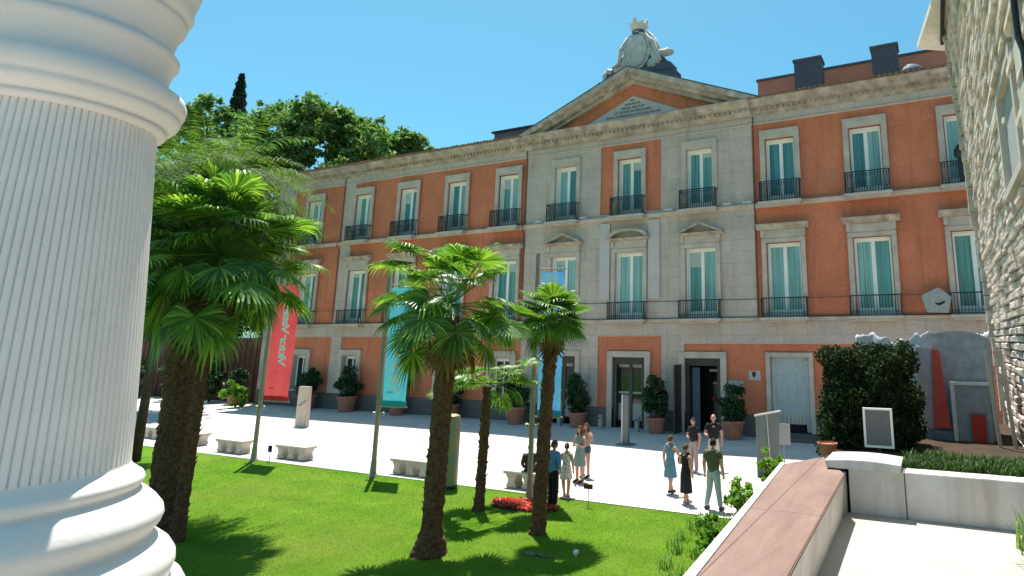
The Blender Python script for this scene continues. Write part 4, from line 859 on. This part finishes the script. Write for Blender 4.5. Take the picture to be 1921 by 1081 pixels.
# ---------------- benches, signs, bollards ----------------
def bench(base,ang):
    t=thing('stone_bench','x','bench',base,'stone benches along the lawn edge'); c,s=math.cos(ang),math.sin(ang)
    def tr(mb): 
        mb.v=[(base[0]+x*c-y*s,base[1]+x*s+y*c,z) for x,y,z in mb.v]; return mb
    b=MB(); b.box(-.85,.85,-.24,.24,.40,.48); tr(b).build('seat','concrete',t,bevel=.015)
    for x in (-.58,0,.58):
        prof=[(-.18,.02),(.18,.02),(.17,.1),(.12,.18),(.13,.27),(.20,.36),(.21,.4),(-.21,.4),(-.20,.36),(-.13,.27),(-.12,.18),(-.17,.1)]
        b=MB(); b.prismy([(x+p,z) for p,z in prof],-.19,.19); tr(b).build('leg','concrete',t,bevel=.01)
    return t
for (x,y,l) in ((-25.15,15.85,'stone bench left of the red banner pole'),(-21.75,15.95,'stone bench just right of the red banner pole'),(-15.75,15.75,'stone bench right of the turquoise banner pole'),(-11.2,15.75,'stone bench with the seated person behind the sky blue banner pole'),(-28.6,16.3,'stone bench half hidden behind the slender palm trunk'),(-32.2,16.6,'farthest stone bench, partly hidden by the massive palm trunk')):
    bench((x,y,0),R(-1)) ['label']=l
t=thing('stone_stele','upright beige stone slab with faint marks on the plaza','stele',(-29.35,21.7,0)); b=MB(); b.prismx([(21.6,0),(21.85,0),(21.8,1.95),(21.62,1.95)],-29.75,-28.98); b.build('slab','stele',t,bevel=.02)
b=MB(); b.tube([(-29.6,21.585,1.0),(-29.5,21.585,1.1),(-29.42,21.585,1.02),(-29.3,21.585,1.2),(-29.2,21.585,1.15),(-29.1,21.585,1.3)],.014,5); b.build('carved_marks',CL('mark_brown',(.16,.12,.09)),t)
for i,(x,y,l) in enumerate(((-17.9,27.4,'low white floor lamp left of the potted shrub between doorways'),(-15.4,27.2,'low white floor lamp between the potted shrub and the middle doorway'),(-13.42,27.2,'low white floor lamp left of the potted shrub by the open door'))):
    t=thing('bollard',l,'bollard',(x,y,0),'low bollards by the doorways'); b=MB(); b.box(x-.1,x+.1,y-.08,y+.08,0,.66); b.build('body',CL('bollard_white',(.36,.36,.34)),t,bevel=.012); b=MB(); b.box(x-.06,x+.06,y-.086,y-.08,.50,.58); b.build('dark_lens','iron',t)
t=thing('totem_sign','tall slim dark totem with a pale edge on the shaded plaza','sign',(-12.2,23.7,0)); b=MB(); b.box(-12.3,-12.05,23.6,23.75,0,2.0); b.build('body','grey',t,bevel=.01); b=MB(); b.box(-12.36,-12.302,23.58,23.77,0,2.0); b.build('edge_strip',CL('pale_strip',(.5,.5,.48)),t); b=MB(); b.box(-12.55,-11.85,23.45,23.95,0.004,.05); b.build('foot','grey',t)
t=thing('sign_board','large dark grey back of a board, right of the walking people','sign',(-5.35,20.2,0))
b=MB(); b.add([(-5.62,20.0,.0),(-5.05,20.45,.0),(-4.95,20.45,1.98),(-5.62,20.0,1.86),(-5.64,20.04,.0),(-5.07,20.5,.0),(-4.97,20.5,1.98),(-5.64,20.04,1.86)],[(0,1,2,3),(5,4,7,6),(0,4,5,1),(3,2,6,7),(0,3,7,4),(1,5,6,2)]); b.build('board','grey',t)
b=MB(); b.tube([(-5.66,19.97,1.87),(-4.92,20.44,2.0)],.03,8); b.tube([(-5.32,20.2,1.92),(-5.22,20.2,0)],.016,8); b.build('frame_tube',CL('pale_strip',(.5,.5,.48)),t)
t=thing('small_sign','small pale sign on a thin post beside the dark board','sign',(-5.0,21.2,0)); b=MB(); b.box(-5.06,-5.02,21.2,21.24,0,1.2); b.build('post','steel',t); b=MB(); b.box(-5.25,-4.80,21.14,21.17,.85,1.52); b.build('plate',CL('pale_plate',(.36,.37,.35)),t)
t=thing('lawn_sign','small navy plate on a stake at the lawn edge','sign',(-21.9,15.1,0)); b=MB(); b.box(-22.02,-21.82,15.08,15.1,.36,.58); b.build('plate',CL('navy_plate',(.02,.025,.09)),t); b=MB(); b.box(-21.93,-21.91,15.1,15.12,0,.4); b.build('stake','steel',t)
t=thing('lawn_sign','small brown plate on a stake before the two standing women','sign',(-8.6,14.6,0)); b=MB(); b.box(-8.72,-8.46,14.58,14.6,.48,.60); b.build('plate',CL('brown_plate',(.13,.04,.035)),t); b=MB(); b.box(-8.6,-8.585,14.6,14.615,0,.5); b.build('stake','steel',t)
t=thing('round_pillar','rounded grey and ochre pillar behind the tallest lawn palm trunk','pillar',(-13.3,14.75,0)); b=MB(); b.lathe([(.16,.0),(.21,.06),(.22,.2),(.22,1.95),(.19,2.05),(.1,2.1)],(-13.32,14.72,0),24)
def pillarmat():
    m,t_,bb=nodes('grey_ochre_pillar'); c=ramp(t_,noise(t_,1.7,3,mapping(t_,(.4,.4,1))),[(.4,(.20,.21,.19)),(.62,(.34,.26,.10))]); t_.links.new(c,bb.inputs[0]); bb.inputs['Roughness'].default_value=.4; return m
b.build('body',pillarmat(),t,smooth=True); b=MB(); b.lathe([(.225,0),(.225,.12)],(-13.32,14.72,.01),24); b.build('foot','iron',t,smooth=True)
t=thing('sprinkler','small white lawn sprinkler in the grass','sprinkler',(-6.94,11.36,0)); b=MB(); b.lathe([(.03,0),(.03,.05),(.06,.07),(.055,.11),(.02,.13)],(-6.94,11.36,.03),16); b.build('head','white',t,smooth=True); MB().tube([(-6.94,11.36,.15),(-6.98,11.36,.2)],.01,6).build('nozzle','steel',t)
b=MB(); 
for k in range(9): blob(b,(-7.95+.07*k+rnd.uniform(-.03,.03),11.05+rnd.uniform(-.05,.05),.06),(.05,.04,.03),k,8,6,.2)
tag(b.build('hose_fitting',CL('dark_wet_stone',(.03,.05,.035),c2=(.25,.28,.25)),smooth='all'),'dark and white irrigation fitting lying in the grass by the palm shadow','irrigation fitting')
g=MB(); g.lathe([(1.0,0),(.9,.05),(.2,.09)],(0,0,0),40); g.v=[(-10.1+x*1.03,13.95+y*.45,z+.03) for x,y,z in g.v]; tag(g.build('flower_bed','soil'),kind='structure')
r=np.random.default_rng(9); n=1500; a=r.uniform(0,6.28,n); q=np.sqrt(r.uniform(0,1,n)); P=np.stack([-10.1+1.0*q*np.cos(a),13.95+.40*q*np.sin(a),.10+r.uniform(-.02,.05,n)],1); V,F=leaves(r,P,.035,1,.9); o=bymat(V,F,'flowers','flower'); tag(o,'red and coral flowers bedded round the pole of the sky blue banner','flowers',kind='stuff')
P2=P[:1200]-np.array([0,0,.07]); V,F=leaves(r,P2,.04,.5,.6); o=bymat(V,F,'flower_leaves','bush'); tag(o,'green leaves under the red flowers','leaves',kind='stuff')
# ---------------- people ----------------
def skinned(name,verts,edges,radii,mat,par,root=0,sub=2,extra=None):
    me=bpy.data.meshes.new(name); me.from_pydata([tuple(v) for v in verts],edges,[]); o=bpy.data.objects.new(name,me); COL.objects.link(o)
    m=o.modifiers.new('k','SKIN'); m.use_smooth_shade=True; s=o.modifiers.new('s','SUBSURF'); s.levels=sub; s.render_levels=sub
    L=me.skin_vertices[0].data
    for i,r_ in enumerate(radii): L[i].radius=(r_,r_) if isinstance(r_,(int,float)) else r_
    L[root].use_root=True
    dg=bpy.context.evaluated_depsgraph_get(); dg.update(); m2=bpy.data.meshes.new_from_object(o.evaluated_get(dg)); bpy.data.objects.remove(o)
    if extra:
        bm=bmesh.new(); bm.from_mesh(m2); e=bpy.data.meshes.new('e'); e.from_pydata(extra.v,[],extra.f); bm.from_mesh(e); bm.to_mesh(m2); bm.free(); bpy.data.meshes.remove(e)
    m2.name=name; m2.materials.clear(); m2.materials.append(MAT[mat] if isinstance(mat,str) else mat); m2.polygons.foreach_set('use_smooth',[True]*len(m2.polygons))
    o=bpy.data.objects.new(name,m2); COL.objects.link(o); o.parent=par; return o
def person(label,loc,face,H,pose,hair,top=None,bottom=None,dress=None,shoes=(.05,.04,.04),female=False,hairlen=0,group=None,turn=0,bag=None,skin='skin'):
    t=thing('person',label,'person',(loc[0],loc[1],loc[2] if len(loc)>2 else 0),group); t.rotation_euler=(0,0,R(face)); k=H/1.72
    sw=.165 if female else .19; hwid=.088
    J=dict(pel=(0,0,.93),wst=(0,0,1.07),chs=(0,.01,1.27),nck=(0,0,1.45),hd=(0,.015,1.52),
      sL=(-sw,0,1.39),sR=(sw,0,1.39),eL=(-sw-.06,-.03,1.12),eR=(sw+.06,-.03,1.12),wL=(-sw-.07,.04,.88),wR=(sw+.07,.04,.88),
      hL=(-hwid,0,.88),hR=(hwid,0,.88),kL=(-hwid-.01,.02,.49),kR=(hwid+.01,.02,.49),aL=(-hwid-.015,-.01,.09),aR=(hwid+.015,-.01,.09))
    J.update(pose); J={a:Vector(v)*k for a,v in J.items()}
    for s in 'LR': 
        J['t'+s]=J['a'+s]+Vector((0,.15,-.055))*k if ('t'+s) not in pose else J['t'+s]
        J['m'+s]=J['w'+s]+(J['w'+s]-J['e'+s]).normalized()*.085*k
    names=['pel','wst','chs','nck','hd','sL','sR','eL','eR','wL','wR','mL','mR','hL','hR','kL','kR','aL','aR','tL','tR']
    ix={n:i for i,n in enumerate(names)}; rd=dict(pel=(.15,.11),wst=(.125 if female else .14,.10),chs=(.15 if female else .17,.11),nck=.062,hd=.06,sL=.066,sR=.066,eL=.046,eR=.046,wL=.033,wR=.033,mL=(.035,.018),mR=(.035,.018),hL=.095,hR=.095,kL=.066,kR=.066,aL=.044,aR=.044,tL=.032,tR=.032)
    if not female: rd.update(sL=.074,sR=.074,eL=.052,eR=.052,wL=.037,wR=.037)
    E=[('pel','wst'),('wst','chs'),('chs','nck'),('nck','hd'),('chs','sL'),('chs','sR'),('sL','eL'),('eL','wL'),('wL','mL'),('sR','eR'),('eR','wR'),('wR','mR'),('pel','hL'),('pel','hR'),('hL','kL'),('kL','aL'),('aL','tL'),('hR','kR'),('kR','aR'),('aR','tR')]
    ex=MB()
    # head with nose, ears and jaw
    hc=J['hd']+Vector((0,.012,.095))*k; n,m=20,14; V=[];F=[]; tn=R(turn)
    for j in range(m+1):
        a=-math.pi/2+math.pi*j/m
        for q in range(n):
            th_=2*math.pi*q/n; x=.076*math.cos(a)*math.cos(th_); y=.096*math.cos(a)*math.sin(th_); z=.118*math.sin(a)
            if z<0: x*=1-.28*(-z/.118)**1.5; y*=1-.12*(-z/.118)
            if abs(math.sin(th_)-1)<.02 and -.045<z<.02: y+=.022
            V.append((hc.x+(x*math.cos(tn)-y*math.sin(tn))*k,hc.y+(x*math.sin(tn)+y*math.cos(tn))*k,hc.z+z*k))
    for j in range(m):
        for q in range(n): F.append((j*n+q,j*n+(q+1)%n,(j+1)*n+(q+1)%n,(j+1)*n+q))
    ex.add(V,F)
    rot=lambda x,y,z: (hc.x+(x*math.cos(tn)-y*math.sin(tn))*k,hc.y+(x*math.sin(tn)+y*math.cos(tn))*k,hc.z+z*k)
    for s in (-1,1): blob(ex,rot(s*.078,-.005,-.005),(.012*k,.02*k,.03*k),1,8,6,0)
    # fingers
    for s in 'LR':
        w_,m_=J['w'+s],J['m'+s]; d=(m_-w_).normalized(); sd_=d.cross(Vector((0,1,0) if abs(d.y)<.9 else (1,0,0))).normalized(); pn=d.cross(sd_)
        for q,(o_,l_) in enumerate(((-.024,.062),(-.008,.072),(.008,.068),(.023,.052))):
            b0=m_-d*.01*k+sd_*o_*k; b1=b0+(d*.9+pn*.25)*l_*.5*k; b2=b1+(d*.7+pn*.6)*l_*.5*k; ex.tube([b0,b1,b2],[.0095*k,.0085*k,.006*k],6)
        b0=w_+d*.03*k-sd_*.02*k; ex.tube([b0,b0+(d*.5-sd_*.8)*.03*k,b0+(d*.9-sd_*.9)*.05*k],[.011*k,.0095*k,.007*k],6)
    skinned('body',[J[n_] for n_ in names],[(ix[a],ix[b_]) for a,b_ in E],[tuple(x*k for x in (rd[n_] if isinstance(rd[n_],tuple) else (rd[n_],rd[n_]))) for n_ in names],skin,t,extra=ex)
    fc=MB()
    for s in (-1,1): blob(fc,rot(s*.03,.090,.008),(.009*k,.006*k,.006*k),1,8,6,0); blob(fc,rot(s*.031,.090,.028),(.016*k,.005*k,.004*k),1,8,4,0)
    blob(fc,rot(0,.092,-.052),(.02*k,.006*k,.005*k),1,8,4,0); fc.build('face',CL('face_dark',(.16,.06,.05)),t,local=True,smooth='all')
    if hair:
        V=[];F=[]; hb=MB(); n,m=22,12; rr_=random.Random(int(H*100)+len(label))
        for j in range(m+1):
            a=math.pi/2-(math.pi*.62)*j/m
            for q in range(n):
                th_=2*math.pi*q/n; fr=max(0,math.sin(th_)); aa=a if fr<.3 else max(a,.42+.1*fr)
                x=.084*math.cos(aa)*math.cos(th_); y=.104*math.cos(aa)*math.sin(th_)-.008; z=.128*math.sin(aa)+.004
                g_=1+rr_.uniform(-.03,.05); V.append(rot(x*g_,y*g_,z*g_))
        for j in range(m):
            for q in range(n): F.append((j*n+q,j*n+(q+1)%n,(j+1)*n+(q+1)%n,(j+1)*n+q))
        hb.add(V,F)
        if hairlen:
            for q in range(14):
                th_=R(165+210*q/13); x,y=.078*math.cos(th_),.098*math.sin(th_)-.005
                hb.tube([rot(x,y,.03),rot(x*1.12,y*1.12,-.06),rot(x*1.15,y*1.1-.01,-.06-hairlen*rr_.uniform(.8,1.1))],[.026*k,.026*k,.012*k],6)
        elif female: blob(hb,rot(0,-.115,.03),(.045*k,.045*k,.045*k),3,10,8,.08)
        hb.build('hair',CL('hair_%s'%('_'.join(str(int(c*100)) for c in hair)),hair,var=.3),t,smooth='all',local=True)
    if top:
        nm=['wst0','wst','chs','sL','sR','uL','uR','nk']; P=dict(wst0=J['pel']+Vector((0,0,-.09*k)),wst=J['wst'],chs=J['chs'],sL=J['sL'],sR=J['sR'],uL=J['sL'].lerp(J['eL'],.62),uR=J['sR'].lerp(J['eR'],.62),nk=J['chs'].lerp(J['nck'],.82))
        rr2=dict(wst0=(.175,.135),wst=(.165,.13),chs=(.20,.172),sL=.088,sR=.088,uL=.075,uR=.075,nk=(.125,.11))
        if female: rr2.update(wst0=(.165,.128),wst=(.145,.118),chs=(.172,.145),sL=.074,sR=.074,uL=.06,uR=.06)
        if top[1]: P['uL']=J['wL'].lerp(J['eL'],.12); P['uR']=J['wR'].lerp(J['eR'],.12); nm=['wst0','wst','chs','sL','sR','xL','xR','uL','uR','nk']; P['xL'],P['xR']=J['eL'],J['eR']; rr2.update(xL=.054,xR=.054,uL=.042,uR=.042)
        ii={a:i for i,a in enumerate(nm)}; EE=[('wst0','wst'),('wst','chs'),('chs','nk'),('chs','sL'),('chs','sR')]+([('sL','xL'),('xL','uL'),('sR','xR'),('xR','uR')] if top[1] else [('sL','uL'),('sR','uR')])
        skinned('shirt',[P[a] for a in nm],[(ii[a],ii[b_]) for a,b_ in EE],[tuple(x*k for x in (rr2[a] if isinstance(rr2[a],tuple) else (rr2[a],)*2)) for a in nm],top[0],t,root=0)
    if bottom:
        e_=bottom[1]; P=[J['wst'],J['pel'],J['hL'],J['hR']]; rr2=[(.14,.112),(.160,.125),(.108,.11),(.108,.11)]
        if e_=='long': P+=[J['kL'],J['kR'],J['aL']+Vector((0,0,-.02)),J['aR']+Vector((0,0,-.02))]; rr2+=[.086,.086,.066,.066]; EE=[(0,1),(1,2),(1,3),(2,4),(3,5),(4,6),(5,7)]
        else: P+=[J['hL'].lerp(J['kL'],.42),J['hR'].lerp(J['kR'],.42)]; rr2+=[.094,.094]; EE=[(0,1),(1,2),(1,3),(2,4),(3,5)]
        skinned('trousers' if e_=='long' else 'shorts',P,EE,[tuple(x*k for x in (a if isinstance(a,tuple) else (a,a))) for a in rr2],bottom[0],t,root=1)
    if dress:
        mat_,hem,flare,strap=dress; hb=MB(); n=36; lv=[(1.40,.155,.098),(1.34,.165,.115),(1.24,.158,.125),(1.10,.128,.108),(.98,.155,.125),(.88,.175,.14)]
        for q in range(1,7): u=q/6; lv.append((.88+(hem-.88)*u,.175+flare*u,.14+flare*.9*u))
        V=[];F=[]
        for j,(z,a,b_) in enumerate(lv):
            fold=.0 if z>.9 else .05*(.9-z)/.5
            u_=(z-.93)/.34; cxx=J['pel'].lerp(J['chs'],min(1.3,max(0,u_))) if z>.93 else (J['kL']+J['kR'])*.5*(1-(z-.49*1)/(.44)) + J['pel']*((z-.49)/.44) if z>.49 else (J['kL']+J['kR'])*.5
            for q in range(n):
                th_=2*math.pi*q/n; g_=1+fold*math.sin(th_*7+j*.3); V.append((cxx.x+a*k*g_*math.cos(th_),cxx.y+b_*k*g_*math.sin(th_),z*k))
        for j in range(len(lv)-1):
            for q in range(n): F.append((j*n+q,j*n+(q+1)%n,(j+1)*n+(q+1)%n,(j+1)*n+q))
        hb.add(V,F); 
        for s in (-1,1): hb.tube([Vector((s*.10,.09,1.36))*k,Vector((s*.105,.02,1.475))*k,Vector((s*.10,-.08,1.38))*k],[.02*k if strap=='thin' else .045*k]*3,8)
        o_=hb.build('dress',mat_,t,smooth='all',local=True)
    for s in 'LR':
        a_,t_=J['a'+s],J['t'+s]; d=(t_-a_); d.z=0; d=d.normalized() if d.length>0.001 else Vector((0,1,0)); z=min(a_.z,t_.z); c_=(a_+t_)*.5; hb=MB()
        fz=t_.z-.045*k if (a_.z-t_.z)>0.0 else a_.z-.06
        fz=max(fz,-.0)
        hb.tube([a_-d*.045*k+Vector((0,0,-.035*k)),a_+d*.02*k+Vector((0,0,-.03*k)),t_+Vector((0,0,.004)),t_+d*.06*k+Vector((0,0,-.006*k))],[.044*k,.047*k,.042*k,.022*k],10)
        hb.build('shoe',CL('shoe_%s'%('_'.join(str(int(c*100)) for c in shoes)),shoes),t,smooth='all',local=True)
    if bag:
        hb=MB(); bx,by,bz=[v*k for v in bag[1]]; blob(hb,(bx,by,bz),tuple(v*k for v in bag[2]),2,18,12,.04); hb.build('backpack' if bag[3]=='backpack' else 'handbag',bag[0],t,smooth='all',local=True)
    return t
DK=(.03,.018,.012); BR=(.10,.045,.02)
def pat():
    m,t,b=nodes('red_white_print'); v=N(t,'ShaderNodeTexVoronoi'); v.inputs['Scale'].default_value=22; tc=N(t,'ShaderNodeTexCoord'); t.links.new(tc.outputs['Object'],v.inputs['Vector'])
    t.links.new(ramp(t,v.outputs['Distance'],[(.25,(.55,.04,.09)),(.5,(.75,.70,.70))]),b.inputs[0]); return m
teal_=CL('sage_dress',(.20,.29,.25)); 
# facing: rotation 0 looks along +y (away from the viewer); 180 looks towards the viewer
person('woman in a sage green sundress with a blue backpack looking at her phone',(-10.37,17.08),170,1.63,dict(eL=(-.24,.05,1.12),eR=(.24,.05,1.12),wL=(-.06,.24,1.16),wR=(.06,.24,1.16)),BR,dress=(teal_,.52,.06,'thin'),female=True,hairlen=.22,shoes=(.12,.04,.03),bag=(CL('blue_backpack',(.04,.08,.13)),(.10,-.19,1.18),(.17,.12,.22),'backpack'))
person('woman in denim shorts and dark boots close behind the one in the green sundress',(-10.55,17.75),175,1.62,dict(eL=(-.27,.03,1.18),wL=(-.15,.10,1.38)),BR,top=(CL('tan_top',(.45,.28,.2)),False),bottom=(CL('denim_shorts',(.05,.09,.14)),'short'),female=True,hairlen=.15,shoes=(.03,.03,.03))
person('man in a light blue shirt and black trousers standing behind the slim palm trunk',(-9.42,14.21),-20,1.66,dict(eR=(.24,.02,1.12),wR=(.14,.12,.98)),(.10,.06,.04),top=(CL('light_blue_shirt',(.09,.24,.56)),True),bottom=(CL('black_trousers',(.012,.011,.012)),'long'))
person('girl in a red and white patterned dress beside the man in the blue shirt',(-9.72,15.3),15,1.42,dict(aL=(-.08,.12,.09),aR=(.11,-.1,.10)),BR,dress=(pat(),.60,.05,'thin'),female=True,shoes=(.5,.2,.18))
# seated person on the bench
person('seated person with a brown top on the bench behind the banner pole',(-11.25,15.75,-.42),35,1.66,dict(kL=(-.12,.42,.90),kR=(.12,.42,.90),aL=(-.12,.46,.48),aR=(.12,.46,.48),hL=(-.09,.05,.88),hR=(.09,.05,.88),wL=(-.14,.30,.98),wR=(.14,.30,.98),eL=(-.24,.06,1.12),eR=(.24,.06,1.12)),DK,top=(CL('dark_brown_top',(.06,.03,.03)),True),bottom=(CL('charcoal_trousers',(.03,.03,.035)),'long'))
person('woman in a blue sleeveless knee length dress walking away, left of the group',(-7.28,16.9),-8,1.56,dict(eR=(.27,.06,1.16),wR=(.34,.24,1.16),kL=(-.06,.05,.49),kR=(.06,-.02,.49),aL=(-.02,.14,.09),aR=(.04,-.12,.13)),BR,dress=(CL('blue_dress',(.11,.24,.33)),.50,.045,'wide'),female=True,shoes=(.04,.025,.02),bag=(CL('brown_bag',(.16,.08,.05)),(.30,.10,1.02),(.09,.06,.14),'bag'))
person('woman in a long black dress walking away beside the blue dress',(-6.47,16.05),-20,1.50,dict(eL=(-.27,.04,1.12),wL=(-.30,.16,1.18),kL=(-.06,.05,.49),kR=(.06,-.02,.49),aL=(-.03,.12,.09),aR=(.04,-.10,.12)),(.12,.06,.035),dress=(CL('black_dress',(.022,.018,.024)),.34,.03,'wide'),female=True,shoes=(.35,.3,.28))
person('person in a black tee and beige trousers facing the viewer, left of the bald man',(-7.74,19.95),165,1.69,dict(eR=(.25,.0,1.12),wR=(.08,.20,1.12),eL=(-.25,-.02,1.12)),DK,top=(CL('black_tee',(.015,.014,.016)),False),bottom=(CL('beige_trousers',(.34,.28,.25)),'long'),female=True,shoes=(.5,.48,.45))
person('bald man in a black tee and cream trousers facing the viewer by the entrance',(-7.2,20.4),195,1.78,dict(eR=(.27,.0,1.12),wR=(.20,.24,1.12),eL=(-.26,-.02,1.12)),None,top=(CL('black_tee',(.015,.014,.016)),False),bottom=(CL('cream_trousers',(.60,.55,.42)),'long'),shoes=(.4,.38,.35))
person('man in an olive tee and pale jeans walking away, nearest to the parapet',(-5.62,15.85),-5,1.72,dict(kL=(-.13,.04,.49),kR=(.12,.02,.49),aL=(-.20,-.04,.09),aR=(.19,.0,.09)),DK,top=(CL('olive_tee',(.11,.105,.055)),False),bottom=(CL('pale_jeans',(.36,.43,.44)),'long'),shoes=(.10,.07,.06))
